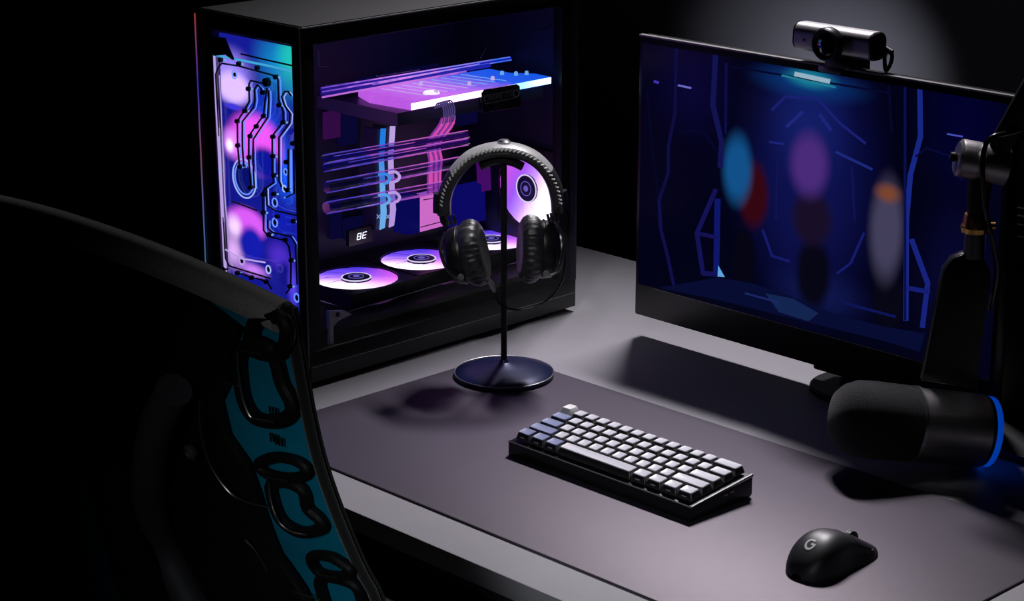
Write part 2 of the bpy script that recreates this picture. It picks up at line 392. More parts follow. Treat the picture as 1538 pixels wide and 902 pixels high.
ramp_emit('fan_glow_pink', 0, -0.085, -0.035, [(0, (235, 150, 245)), (0.6, (255, 235, 235)), (1, (225, 130, 240))], 1.0)
m.build('lit_corner', 'fan_glow_pink', pc, smooth=False)
m = MB(); m.prism([D(q, -0.006) for q in ((313, 55), (335, 57), (349, 90), (338, 82), (322, 84), (313, 78))], (0, 0.004, 0)); m.build('dark_bracket', 'black_plastic', pc, smooth=False)
m = MB(); m.tube([D((362, 81), -0.003), D((400, 90), -0.003), D((441, 99), -0.003)], 0.0012, 6); m.build('shadow_rail', 'dark_cord', pc)
cords = [
 [(414, 114), (388, 107), (358, 99), (333, 95), (327, 103), (324, 112), (326, 150), (329, 217), (332, 290), (335, 330), (339, 388), (344, 399), (406, 418)],
 [(414, 114), (417.5, 119), (418.5, 150), (425.5, 167), (425.5, 182), (409, 204), (409, 258), (411, 274), (397.5, 283), (395, 292), (396, 346), (404, 355), (428, 361), (434, 370), (437, 392), (436.6, 431), (430, 440)],
 [(398, 126), (376.5, 121), (374, 126), (374.5, 152), (366, 167), (356.5, 182), (357, 220), (360, 252)],
 [(394, 139), (392, 132), (386.5, 127.6), (382, 134), (383, 150), (381, 161), (364, 182.5), (364, 220), (366.5, 251)],
 [(401, 132), (398, 152), (396, 173), (383.5, 190), (374, 204), (373.5, 237), (377, 282)],
 [(403, 135), (403.5, 150), (402, 176), (380.5, 209), (380, 237), (382, 282)],
 [(437.5, 144), (433, 137.6), (427.5, 137.6), (423, 145), (427, 158), (436, 170), (435, 184), (419, 206), (419, 271), (424, 284)],
 [(433, 224), (433, 282)], [(441, 224), (442, 290), (430, 296)],
 [(400, 283), (400, 292), (401, 308), (414, 316), (445, 323)],
 [(402, 330), (402, 342), (410, 349), (437, 355), (444, 366), (446.5, 427)],
 [(357, 409), (378, 416), (400, 422), (408, 434)]]
for c in cords:
    m = MB(); m.tube([D(q, -0.0012) for q in c], 0.0013, 6); m.build('seal_cord', 'dark_cord', distro)
for c, off, mm in ((cords[2], 3.6, 'channel_light'), (cords[3], 3.4, 'channel_light'), (cords[4], 3.3, 'channel_light'), (cords[5], 3.6, 'channel_light'), (cords[1][:12], 3.8, 'channel_light'), (cords[6], 3.4, 'channel_white'),
                   (cords[7], 3.6, 'channel_light'), (cords[8], -3.4, 'channel_light'), (cords[9], 3, 'channel_white'), (cords[10], 3.4, 'channel_light'), (cords[0][5:12], 5.5, 'plate_edge')):
    m = MB(); m.tube([D((q[0]+off, q[1]+1.0), 0.0022) for q in c], 0.0008, 6); m.build('channel_edge', mm, distro)
sm = MB(); sm.lathe([(0, -0.003), (0.0028, -0.003), (0.0033, -0.0022), (0.0033, 0.002), (0, 0.002)], (0, 0, 0), (0, 1, 0), 12)
scr = sm.build('screw', 'dark_cord', distro, local=True); first = True
AA = lambda l, x, y, k: [(x+a*k, y+b*k) for a, b in l]
spots = AA([(195, 360), (440, 410), (690, 465), (940, 590), (570, 750), (765, 800)], 310, 50, .1109) + \
        AA([(310, 105), (235, 205), (240, 440), (260, 645), (490, 155), (420, 255), (360, 350), (350, 555), (365, 845), (640, 50), (680, 215), (580, 355), (580, 545), (590, 730), (710, 600), (775, 420), (720, 870), (22, 160), (25, 430), (45, 680)], 320, 150, .1552) + \
        AA([(380, 60), (460, 55), (380, 195), (485, 225), (605, 260), (420, 360), (545, 400), (590, 555), (580, 750), (90, 620), (185, 650), (290, 685), (400, 715)], 320, 280, .1994)
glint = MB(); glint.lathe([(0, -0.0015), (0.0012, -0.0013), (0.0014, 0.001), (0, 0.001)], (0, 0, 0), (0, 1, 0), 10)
gl = None
for i, q in enumerate(spots):
    p = pc_p = D(q, -0.001)
    if first: scr.location = FRAME[pc].inverted() @ p; first = False; FRAME[scr] = None
    else: inst(scr, 'screw', distro, p)
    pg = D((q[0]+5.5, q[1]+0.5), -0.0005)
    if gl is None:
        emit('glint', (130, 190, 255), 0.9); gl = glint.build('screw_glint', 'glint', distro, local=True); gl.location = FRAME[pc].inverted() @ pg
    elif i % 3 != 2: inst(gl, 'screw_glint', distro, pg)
m = MB(); m.lathe([(0, -0.006), (0.0058, -0.006), (0.0062, 0.0), (0, 0)], D((403, 123), -0.001), (0, 1, 0), 20); m.build('port_plug', 'dark_cord', distro)
for (px, py, R, mm) in ((412.7, 304, 7, 'channel_light'), (412.7, 334, 7, 'channel_light'), (403, 404.6, 6.5, 'channel_white'), (363, 391.6, 7, 'plate_edge'), (445.6, 447, 7, 'channel_light'), (352, 112, 6.5, 'channel_light'), (427, 283, 5, 'channel_white'), (429, 258, 5, 'channel_light')):
    c = D((px, py), -0.001); r = R/1190*1.0
    m = MB(); m.tube([c + Vector((r*0.9*math.cos(t*0.2618), 0, r*math.sin(t*0.2618))) for t in range(24)], 0.0009, 6, closed=True); rg = m.build('port_ring', mm, distro)
    m = MB(); m.lathe([(0, 0), (r*0.55, 0), (r*0.55, 0.002), (0, 0.002)], c, (0, 1, 0), 16); m.build('port_hole', 'dark_cord', distro)
c = D((367, 268), 0.002)
for R0, mm in ((0.027, 'channel_white'), (0.022, 'channel_light')):
    m = MB(); m.tube([c + Vector((R0*0.95*math.cos(t*0.1309), 0, R0*math.sin(t*0.1309))) for t in range(48)], 0.0011, 6, closed=True); m.build('pump_ring', mm, distro)
for q in (((349, 302), (386, 316)), ((336, 373), (362, 388)), ((362, 388), (398, 394))):
    m = MB(); m.tube([D(q[0], -0.001), D(q[1], -0.001)], 0.0012, 6); m.build('channel_edge', 'dark_cord' if q[0][0] == 349 else 'plate_edge', distro)

# ---- fans
def fan_glow(name, white_dir, blue_dir, k=1.0):
    m, nt, out = newmat(name)
    tc = nt.nodes.new('ShaderNodeTexCoord')
    nm = nt.nodes.new('ShaderNodeVectorMath'); nm.operation = 'DOT_PRODUCT'; nm.inputs[1].default_value = (*white_dir, 0); nt.links.new(tc.outputs['Object'], nm.inputs[0])
    mr = nt.nodes.new('ShaderNodeMapRange'); mr.inputs[1].default_value = -0.06; mr.inputs[2].default_value = 0.055; nt.links.new(nm.outputs['Value'], mr.inputs[0])
    cr = nt.nodes.new('ShaderNodeValToRGB'); nt.links.new(mr.outputs[0], cr.inputs[0])
    el = cr.color_ramp.elements
    stops = [(0, (58, 40, 185)), (0.35, (105, 70, 210)), (0.55, (180, 130, 235)), (0.74, (240, 215, 250)), (1, (255, 246, 250))]
    while len(el) < len(stops): el.new(0.5)
    for e_, (p, c) in zip(el, stops): e_.position = p; e_.color = (*lin(c), 1)
    d2 = nt.nodes.new('ShaderNodeVectorMath'); d2.operation = 'DOT_PRODUCT'; d2.inputs[1].default_value = (*blue_dir, 0); nt.links.new(tc.outputs['Object'], d2.inputs[0])
    m2 = nt.nodes.new('ShaderNodeMapRange'); m2.inputs[1].default_value = 0.0; m2.inputs[2].default_value = 0.06; m2.inputs[3].default_value = 0; m2.inputs[4].default_value = 0.55; nt.links.new(d2.outputs['Value'], m2.inputs[0])
    mx = nt.nodes.new('ShaderNodeMix'); mx.data_type = 'RGBA'; nt.links.new(m2.outputs[0], mx.inputs[0]); nt.links.new(cr.outputs[0], mx.inputs[6]); mx.inputs[7].default_value = (*lin((235, 90, 200)), 1)
    e = nt.nodes.new('ShaderNodeEmission'); nt.links.new(mx.outputs[2], e.inputs[0]); e.inputs[1].default_value = k
    nt.links.new(e.outputs[0], out.inputs[0]); MATS[name] = m
fan_glow('fan_led', (0.62, -0.78), (0.75, 0.66), 1.7)
fan_glow('fan_led_rear', (0.85, -0.5), (-0.8, 0.6), 1.7)
emit('hub_ring_led', (235, 225, 255), 1.0); emit('hub_mark', (120, 105, 215), 0.8)
mat('hub_cap', (0.02, 0.015, 0.09), 0.4)
def fan_parts(led, R=0.060):
    parts = []
    fr = MB(); S = R+0.0035
    n = 40; outer = []; 
    for zlo, zhi in ((-0.022, -0.001),):
        ins = [(R+0.0006)]; 
        a = [(math.cos(2*math.pi*k/n), math.sin(2*math.pi*k/n)) for k in range(n)]
        sq = []
        for cx, cy in a:
            s_ = S/max(abs(cx), abs(cy)); sq.append((cx*s_, cy*s_))
        V = {}
        for nm, pts in (('i', [(x*ins[0], y*ins[0]) for x, y in a]), ('o', sq)):
            for z in (zlo, zhi): V[nm, z] = [fr.bm.verts.new((x, y, z)) for x, y in pts]
        for k in range(n):
            k2 = (k+1) % n
            fr.bm.faces.new((V['i', zhi][k], V['i', zhi][k2], V['o', zhi][k2], V['o', zhi][k]))
            fr.bm.faces.new((V['i', zlo][k], V['o', zlo][k], V['o', zlo][k2], V['i', zlo][k2]))
            fr.bm.faces.new((V['i', zlo][k], V['i', zlo][k2], V['i', zhi][k2], V['i', zhi][k]))
            fr.bm.faces.new((V['o', zlo][k], V['o', zhi][k], V['o', zhi][k2], V['o', zlo][k2]))
    parts.append(('fan', fr, 'black_plastic'))
    NB = 9
    for b in range(NB):
        bl = MB(); nu, nv = 7, 4
        def fn(u, v, b=b):
            r = 0.0215 + (R-0.022)*u
            t = 2*math.pi*(b + 1.02*v)/NB + 0.5*u
            return Vector((r*math.cos(t), r*math.sin(t), -0.0035 + 0.0006*(v-0.5)))
        bl.grid(fn, nu, nv); parts.append(('blade', bl, led))
    hb = MB(); hb.lathe([(0.0185, -0.014), (0.0200, -0.001), (0.0190, 0.0), (0, 0.0005)], seg=32); parts.append(('hub', hb, 'hub_cap'))
    for rr, tr, z, mm in ((0.0207, 0.0010, -0.0006, 'hub_ring_led'), (0.0108, 0.0006, 0.0004, 'hub_mark')):
        hr = MB(); hr.tube([(rr*math.cos(t*0.157), rr*math.sin(t*0.157), z) for t in range(40)], tr, 6, closed=True); parts.append(('hub_ring', hr, mm))
    hm = MB(); hm.lathe([(0.0048, 0.0003), (0.0045, 0.0009), (0, 0.0009)], seg=20); parts.append(('hub_mark', hm, 'hub_mark'))
    return parts
def make_fan(led, loc, rot):
    fan = None
    for nm, mb, mm in fan_parts(led):
        if fan is None:
            fan = mb.build(nm, mm, pc, local=True); fan.location = FRAME[pc].inverted() @ Vector(loc); fan.rotation_euler = rot; FRAME[fan] = None
        else: mb.build(nm, mm, fan, local=True)
    return fan
def copy_part(o, loc):
    c = o.copy(); COL.objects.link(c); c.parent = pc; c.location = FRAME[pc].inverted() @ Vector(loc)
    for ch in o.children:
        k = ch.copy(); COL.objects.link(k); k.parent = c
    return c
f0 = make_fan('fan_led', G(535, 415, 0.098), (0, 0, 0))
for q in ((633, 387), (738, 358)): copy_part(f0, G(*q, 0.098))
pr_ = PY(790, 283, 0.362)
make_fan('fan_led_rear', pr_, (math.pi/2, 0, 0))
m = MB(); box2(m, (X0+0.012, Y0+0.03, 0.066), (X1-0.012, Y1-0.014, 0.074)); m.build('fan_shelf', 'black_metal', pc, smooth=False)
m = MB(); m.tube([PX(525, 467, X1-0.006), PX(660, 427, X1-0.006)], 0.0006, 6); m.build('shelf_edge', 'print_grey', pc)
# corner bracket low in the glass
m = MB(); m.prism([PX(*q, X1-0.008) for q in ((494, 467), (517, 466), (529, 472), (508, 482), (501, 490), (502, 517), (496, 519))], (-0.006, 0, 0), bev=0.0006); br = m.build('corner_bracket', 'bracket_white', pc)
m = MB(); m.lathe([(0, 0), (0.0035, 0), (0.0035, 0.001), (0, 0.001)], PX(507, 472, X1-0.0075), (1, 0, 0), 14); m.build('bracket_screw', 'dark_cord', br)

# ---- motherboard, memory, cables
XM = X0+0.012
m = MB(); box2(m, (XM, Y0+0.05, 0.10), (XM+0.004, Y1-0.05, ZT-0.05)); mb_ = m.build('motherboard', 'pcb', pc, smooth=False)
XD = -0.470
ramp_emit('dimm_blue', 2, 0.20, 0.40, [(0, (120, 190, 255)), (0.3, (40, 140, 245)), (1, (25, 120, 220))], 0.9)
ramp_emit('dimm_lilac', 2, 0.20, 0.40, [(0, (205, 170, 250)), (0.4, (215, 185, 255)), (1, (100, 130, 245))], 0.85)
for px, mm in ((0, 'dimm_blue'), (14, 'dimm_lilac')):
    pts = [(573+px, 193), (580+px, 193), (577+px, 240), (579+px, 290), (581+px, 318), (578+px, 342), (571+px, 345), (573+px, 320), (572+px, 290), (570+px, 240)]
    m = MB(); m.prism([PX(q[0], q[1]+px*-0.25, XD) for q in pts], (-0.002, 0, 0)); lb = m.build('memory_light_bar', mm, pc, smooth=False)
    m = MB(); m.prism([PX(q[0]-7, q[1]+px*-0.25+1, XD-0.003) for q in pts], (-0.03, 0, 0)); m.build('memory_module', 'mobo_part', pc, smooth=False)
    m = MB()
    for a, b in (((-10, 0), (-5, 6)), ((-5, 0), (-10, 6))): m.tube([PX(576+px+a[0], 322+a[1], XD+0.001), PX(576+px+b[0], 322+b[1], XD+0.001)], 0.0007, 6)
    emit('mem_mark', (150, 180, 255), 0.8) if 'mem_mark' not in MATS else None
    m.build('memory_mark', 'mem_mark', pc)
ramp_emit('pink_panel', 2, 0.19, 0.30, [(0, (245, 130, 235)), (0.5, (220, 120, 235)), (1, (235, 150, 245))], 0.75, 0.6, 120)
m = MB(); m.prism([PX(*q, -0.462) for q in ((632, 292), (668, 284), (670, 338), (632, 348))], (-0.01, 0, 0)); pk = m.build('lit_side_plate', 'pink_panel', pc, smooth=False)
m = MB(); m.tube([PX(*q, -0.461) for q in ((636, 300), (655, 297), (656, 318), (662, 322))], 0.0008, 6); m.build('plate_groove', 'dark_cord', pk)
m = MB(); m.tube([PX(*q, -0.461) for q in ((632, 341), (670, 331))], 0.0008, 6); m.build('plate_groove', 'dark_cord', pk)
m = MB(); m.prism([PX(*q, -0.464) for q in ((611, 296), (631, 292), (631, 349), (611, 353))], (-0.03, 0, 0)); emit('navy_glow', (14, 14, 110), 0.6); m.build('side_block', 'navy_glow', pc, smooth=False)
m = MB(); m.prism([PX(*q, -0.468) for q in ((682, 285), (728, 275), (730, 330), (682, 342))], (-0.02, 0, 0)); emit('navy_glow2', (16, 14, 120), 0.7); m.build('card_face', 'navy_glow2', pc, smooth=False)
m = MB(); m.prism([PX(*q, -0.467) for q in ((722, 246), (736, 243), (738, 285), (724, 288))], (-0.01, 0, 0)); emit('violet_glow', (90, 20, 130), 0.6); m.build('violet_strip', 'violet_glow', pc, smooth=False)
emit('cable_pink', (245, 90, 195), 0.8); emit('cable_violet', (170, 70, 200), 0.6)
for k in range(8):
    dx = k*2.6; b = 2.2*math.sin(k*2.1)
    m = MB(); m.tube([PX(*q, -0.440+0.003*math.sin(k)) for q in ((668+dx*0.7, 160), (661+dx+b, 185), (641+dx*1.1, 215), (645+dx*0.9+b, 240), (643+dx, 262), (643+dx, 292))], 0.0017, 6, smooth=4)
    m.build('power_cable', 'cable_pink' if k % 3 else 'cable_violet', pc)
emit('wire_grey', (85, 70, 130), 0.8)
for k in range(6):
    m = MB(); c0 = (653+k*3.2, 160-k*0.8)
    m.tube([PX(*q, -0.318) for q in ((c0[0], c0[1]+3), (c0[0]+4, c0[1]-5), (c0[0]+10, c0[1]-3), (c0[0]+14, c0[1]+9), (c0[0]+12, c0[1]+26))], 0.0011, 6, smooth=4)
    m.build('gpu_power_cable', 'wire_grey', pc)
# dim lumps of the motherboard
emit('dim_violet', (70, 18, 90), 0.6); emit('dim_navy', (12, 10, 60), 0.7)
for (x, y, w, h, mm) in ((490, 170, 22, 40, 'dim_violet'), (512, 160, 26, 60, 'dim_navy'), (520, 330, 40, 30, 'dim_navy'), (500, 300, 14, 60, 'dim_navy'), (540, 120, 120, 30, 'dim_navy'), (545, 268, 18, 22, 'dim_navy'), (690, 150, 120, 40, 'dim_navy')):
    m = MB(); p = [PX(*q, XM+0.012) for q in ((x, y), (x+w, y-w*0.2), (x+w, y+h-w*0.2), (x, y+h))]
    m.prism(p, (-0.010, 0, 0), bev=0.0015); m.build('board_component', mm, mb_, smooth=False)
mat('led_dark', (0.003, 0.003, 0.004), 0.3)
m = MB(); m.prism([PX(*q, -0.478) for q in ((524, 347), (560, 338), (560, 362), (524, 370))], (-0.006, 0, 0)); dsp = m.build('debug_display', 'led_dark', pc, smooth=False)
emit('digit_led', (235, 235, 255), 1.6)
def seg7(cx, cy, segs, name):
    w, h, sl = 5.0, 9.0, 0.14
    P = lambda u, v: PX(cx+u*w+v*h*sl*-1.0, cy+v*h-u*w*0.28, -0.477)
    L = {'a': ((0, -.5), (1, -.5)), 'b': ((1, -.5), (1, 0)), 'c': ((1, 0), (1, .5)), 'd': ((0, .5), (1, .5)), 'e': ((0, 0), (0, .5)), 'f': ((0, -.5), (0, 0)), 'g': ((0, 0), (1, 0))}
    m = MB()
    for s_ in segs: m.tube([P(*L[s_][0]), P(*L[s_][1])], 0.00062, 6)
    m.build(name, 'digit_led', dsp)
seg7(537, 355.5, 'abcdefg', 'digit'); seg7(545, 353.5, 'adefg', 'digit')

# ---- graphics card with lit acrylic water block
ZG = 0.360
ramp_emit('block_face', 1, -0.06, 0.21, [(0, (190, 90, 225)), (0.3, (205, 120, 245)), (0.55, (150, 105, 240)), (0.75, (40, 90, 235)), (1, (20, 90, 230))], 1.1, 0.30, 70)
ramp_emit('block_edge', 1, -0.06, 0.21, [(0, (255, 225, 245)), (0.45, (255, 215, 250)), (0.62, (220, 120, 240)), (0.78, (120, 190, 255)), (1, (200, 240, 255))], 3.0)
yA, yB = G(618, 155, ZG).y, G(825, 115, ZG).y
m = MB(); m.prism([(-0.323, yA, ZG), (-0.323, yB, ZG), (-0.355, yB+0.002, ZG), (-0.385, yB-0.02, ZG), (-0.430, yB-0.02, ZG), (-0.445, yA+0.01, ZG), (-0.400, yA-0.008, ZG), (-0.36, yA-0.004, ZG)], (0, 0, -0.010))
gpu = m.build('graphics_card_block', 'block_face', pc, smooth=False)
m = MB(); box2(m, (-0.3226, yA, ZG-0.0095), (-0.3215, yB, ZG-0.0005)); m.build('lit_edge', 'block_edge', gpu, smooth=False)
m = MB(); box2(m, (-0.50, yA-0.02, ZG-0.030), (-0.328, yB-0.01, ZG-0.012)); m.build('card_shroud', 'mobo_part', gpu, smooth=False)
emit('block_line', (215, 190, 255), 0.9); emit('block_line_blue', (120, 190, 255), 0.9)
for k in range(9):
    y = yA+0.05+k*0.019; 
    m = MB(); m.tube([(-0.345-0.004*(k % 2), y, ZG+0.0004), (-0.425, y-0.014, ZG+0.0004)], 0.0006, 6); m.build('fin_line', 'block_line' if k < 5 else 'block_line_blue', gpu)
for px, py in ((740, 120), (754, 112), (775, 113), (791, 112), (655, 141), (632, 128), (705, 128)):
    p = G(px, py, ZG); m = MB(); m.lathe([(0, 0.006), (0.0026, 0.005), (0.003, 0), (0.004, 0), (0.004, -0.001)], p, (0, 0, 1), 12); m.build('block_screw', 'block_line' if px < 745 else 'block_line_blue', gpu)
m = MB(); m.lathe([(0, 0.003), (0.010, 0.003), (0.012, 0.0), (0.012, -0.001)], G(648, 140, ZG), (0, 0, 1), 20); emit('port_white', (255, 240, 250), 1.2); m.build('block_port', 'port_white', gpu)
# clear tubes along the top of the block
ramp_emit('rod_a', 1, -0.2, 0.24, [(0, (70, 50, 190)), (0.3, (150, 90, 225)), (0.5, (235, 150, 250)), (0.7, (165, 140, 250)), (1, (60, 120, 250))], 1.0, 0.6, 60)
ramp_emit('rod_b', 1, -0.2, 0.24, [(0, (24, 18, 110)), (0.5, (60, 40, 190)), (1, (20, 50, 215))], 0.7, 0.5, 60)
ramp_emit('rod_c', 1, -0.2, 0.24, [(0, (200, 110, 235)), (0.5, (225, 130, 245)), (1, (90, 80, 220))], 0.9, 0.5, 60)
for y0, y1, xx, r, mm in (((483, 134), (766, 88), -0.430, 0.0034, 'rod_b'), ((483, 132), (766, 85.5), -0.427, 0.0009, 'rod_a'), ((520, 131), (768, 90), -0.426, 0.0008, 'rod_a'), ((483, 141), (735, 98), -0.424, 0.0030, 'rod_b'),
                          ((484, 138), (690, 102), -0.420, 0.0010, 'rod_a'), ((484, 146), (700, 107), -0.419, 0.0013, 'rod_c'), ((560, 127), (720, 96), -0.418, 0.0008, 'rod_a')):
    m = MB(); m.tube([PX(*y0, xx), PX(*y1, xx)], r, 10); m.build('coolant_tube' if r > 0.002 else 'tube_glint', mm, pc)
# label box on the card
m = MB(); m.prism([PX(*q, X1-0.012) for q in ((723, 140), (727, 135), (776, 126), (781, 129), (783, 160), (726, 170))], (-0.012, 0, 0), bev=0.0008); lab = m.build('label_block', 'black_plastic', pc)
ol = [PX(*q, X1-0.0115) for q in ((727, 144), (778, 134.5), (780.5, 137), (780, 143), (777, 146), (729, 156))]
m = MB(); m.tube(ol, 0.0007, 6, closed=True); m.build('label_outline', 'print_grey', lab)
m = MB(); m.tube([PX(775.5+4*math.cos(t*0.3927), 140.3+5.2*math.sin(t*0.3927), X1-0.0115) for t in range(16)], 0.0012, 6, closed=True); m.build('label_ring', 'print_grey', lab)
pc0 = PX(748, 145.5, X1-0.0113)
text_mesh('EXTREME -OX-', 0.0105, 'print_grey', lab, Matrix.Translation(pc0) @ Matrix(((0, 0, 1, 0), (1, 0, 0, 0), (0, 1, 0, 0), (0, 0, 0, 1))), 'label_lettering')
# middle runs of clear tube
tubes = [((486, 239), (702, 202), -0.415, 0.0062), ((486, 252), (703, 212), -0.405, 0.0052), ((490, 281), (690, 243), -0.400, 0.0078), ((490, 312), (672, 279), -0.395, 0.0082)]
for a, b, xx, r in tubes:
    m = MB(); m.tube([PX(*a, xx), PX(*b, xx)], r, 20); t_ = m.build('coolant_tube', 'tube_clear', pc)
for ti, (a, b, xx, r) in enumerate(tubes):
    if 'tube_line' not in MATS:
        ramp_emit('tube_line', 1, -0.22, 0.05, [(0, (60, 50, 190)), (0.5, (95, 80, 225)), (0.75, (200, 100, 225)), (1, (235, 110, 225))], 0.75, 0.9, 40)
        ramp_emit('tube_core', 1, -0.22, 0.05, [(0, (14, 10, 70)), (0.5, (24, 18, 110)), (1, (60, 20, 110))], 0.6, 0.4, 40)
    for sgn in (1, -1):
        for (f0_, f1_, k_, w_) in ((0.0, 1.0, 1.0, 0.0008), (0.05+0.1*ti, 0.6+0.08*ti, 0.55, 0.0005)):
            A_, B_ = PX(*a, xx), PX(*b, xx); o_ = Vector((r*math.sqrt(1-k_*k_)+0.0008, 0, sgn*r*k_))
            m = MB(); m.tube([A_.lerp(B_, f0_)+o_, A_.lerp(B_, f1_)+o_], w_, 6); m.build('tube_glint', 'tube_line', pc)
    m = MB(); m.tube([PX(*a, xx), PX(*b, xx)], r*0.45, 8)
    if ti < 2: m.build('coolant_core', 'tube_core', pc)
    else: m.bm.free()
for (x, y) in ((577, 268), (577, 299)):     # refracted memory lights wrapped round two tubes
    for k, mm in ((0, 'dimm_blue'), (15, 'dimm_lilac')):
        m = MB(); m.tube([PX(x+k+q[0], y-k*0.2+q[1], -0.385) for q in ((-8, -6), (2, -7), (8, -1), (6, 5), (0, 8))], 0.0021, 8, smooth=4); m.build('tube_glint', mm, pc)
# bracket edges, and a reflection modelled as a hook, in the case top
for pts in (((478, 76), (479, 99), (495, 99)), ((802, 46), (823, 42), (828, 35)), ((722, 87), (731, 71)), ((490, 128), (523, 123)), ((566, 114), (630, 104))):
    m = MB(); m.tube([PX(*q, X1-0.010) for q in pts], 0.0008, 6); m.build('bracket_edge_reflection', 'gunmetal', pc)

# ------------------------------------------------------------------ headphone stand
SX, SY = -0.163, 0.096
hst = empty('headphone_stand', (SX, SY, MT)); tag(hst, 'black headphone stand with thin pole and round domed base', 'headphone stand')
m = MB(); m.lathe([(0, 0.0), (0.066, 0.0), (0.068, 0.002), (0.068, 0.005), (0.066, 0.0072), (0.050, 0.0112), (0.030, 0.0150), (0.014, 0.0178), (0.007, 0.0205), (0.005, 0.024), (0, 0.024)], (SX, SY, MT), seg=64)
m.build('base', 'stand_base_reflection', hst)
m = MB(); m.tube([(SX+0.0675*math.cos(t*0.0982), SY+0.0675*math.sin(t*0.0982), MT+0.0062) for t in range(64)], 0.0009, 6, closed=True); m.build('base_rim', 'gunmetal', hst)
m = MB(); m.cyl((SX, SY, 0.02), (SX, SY, 0.300), 0.0042, seg=20); m.build('pole', 'black_metal', hst)
HU = RGT.copy(); HW = Vector((-RGT.y, RGT.x, 0))     # across / away
HD = (Vector((SX, SY, 0.3))-CAM).dot(FWD)
hp = empty('headphones', (SX, SY, 0.155), YAW)
tag(hp, 'black over-ear studio headphones with stitched headband hanging on the stand', 'headphones')
def HP(px, py, w=0.0):
    """point of the headphone plane (faces the camera, holds the pole), pushed w along the horizontal"""
    p = PN(px, py, Vector((SX, SY, 0)), HW); return p + HW*w
m = MB(); m.tube([HP(*q) for q in ((722, 250), (735, 243), (752, 240), (770, 243), (785, 250))], 0.006, 10, smooth=4, flat=1.6); m.build('cradle', 'black_metal', hst)
# headband
arc = [(664, 322), (664, 300), (670, 277), (684, 254), (705, 234), (730, 224), (753, 221), (778, 224), (802, 234), (822, 252), (835, 275), (841, 300), (842, 318)]
P = catmull([HP(*q) for q in arc], 6)
def strip(P, prof, inward, i0=0, i1=None):
    mb = MB(); n = len(P); rings = []
    cen = HP(752, 310)
    for i, p in enumerate(P):
        t = (P[min(i+1, n-1)]-P[max(i-1, 0)]).normalized(); nn = HW.cross(t); 
        if nn.dot(p-cen) < 0: nn = -nn
        k = min(1.0, 0.55 + 2.2*min(i, n-1-i)/n)
        if i < i0 or (i1 is not None and i >= i1): continue
        rings.append([mb.bm.verts.new(p + HW*(a*k) + nn*b) for a, b in prof])
    m_ = len(prof)
    for A, B in zip(rings, rings[1:]):
        for k in range(m_): mb.bm.faces.new((A[k], A[(k+1) % m_], B[(k+1) % m_], B[k]))
    mb.bm.faces.new(rings[0]); mb.bm.faces.new(rings[-1][::-1])
    return mb
NP_ = len(P); CUT = 17
COVER = [(-0.0165, -0.001), (-0.0172, 0.001), (-0.0165, 0.003), (-0.010, 0.0058), (0, 0.0066), (0.010, 0.0058), (0.0165, 0.003), (0.0172, 0.001), (0.0165, -0.001)]
strip(P, COVER, 1, CUT, NP_-CUT).build('headband_cover', 'leather_lit', hp)
for a_, b_ in ((0, CUT+1), (NP_-CUT-1, NP_)): strip(P, COVER, 1, a_, b_).build('headband_cover_shaded', 'leather', hp)  # light is painted on the band's top only, ends stay black leather
strip(P, [(-0.0150, -0.0010), (-0.0155, -0.006), (-0.012, -0.0105), (0, -0.0125), (0.012, -0.0105), (0.0155, -0.006), (0.0150, -0.0010)], 1).build('headband_padding', 'leather', hp)
sp = catmull([HP(*q) for q in arc], 8); cen = HP(752, 310)
for i in range(6, len(sp)-8, 2):
    t = (sp[i+1]-sp[i-1]).normalized(); nn = HW.cross(t)
    if nn.dot(sp[i]-cen) < 0: nn = -nn
    k = min(1.0, 0.55+2.2*min(i, len(sp)-1-i)/len(sp))
    a = sp[i] - HW*(0.0178*k) + nn*(-0.0012); b = sp[i+1] - HW*(0.0178*k) + nn*0.0022
    m = MB(); m.tube([a, b], 0.0011, 5); m.build('stitch', 'stitch', hp)
m = MB(); m.lathe([(0.0085, -0.001), (0.009, 0.002), (0.006, 0.0045), (0, 0.005)], HP(757, 214.5), (0, 0, 1), 20); m.build('headband_button', 'silver', hp)
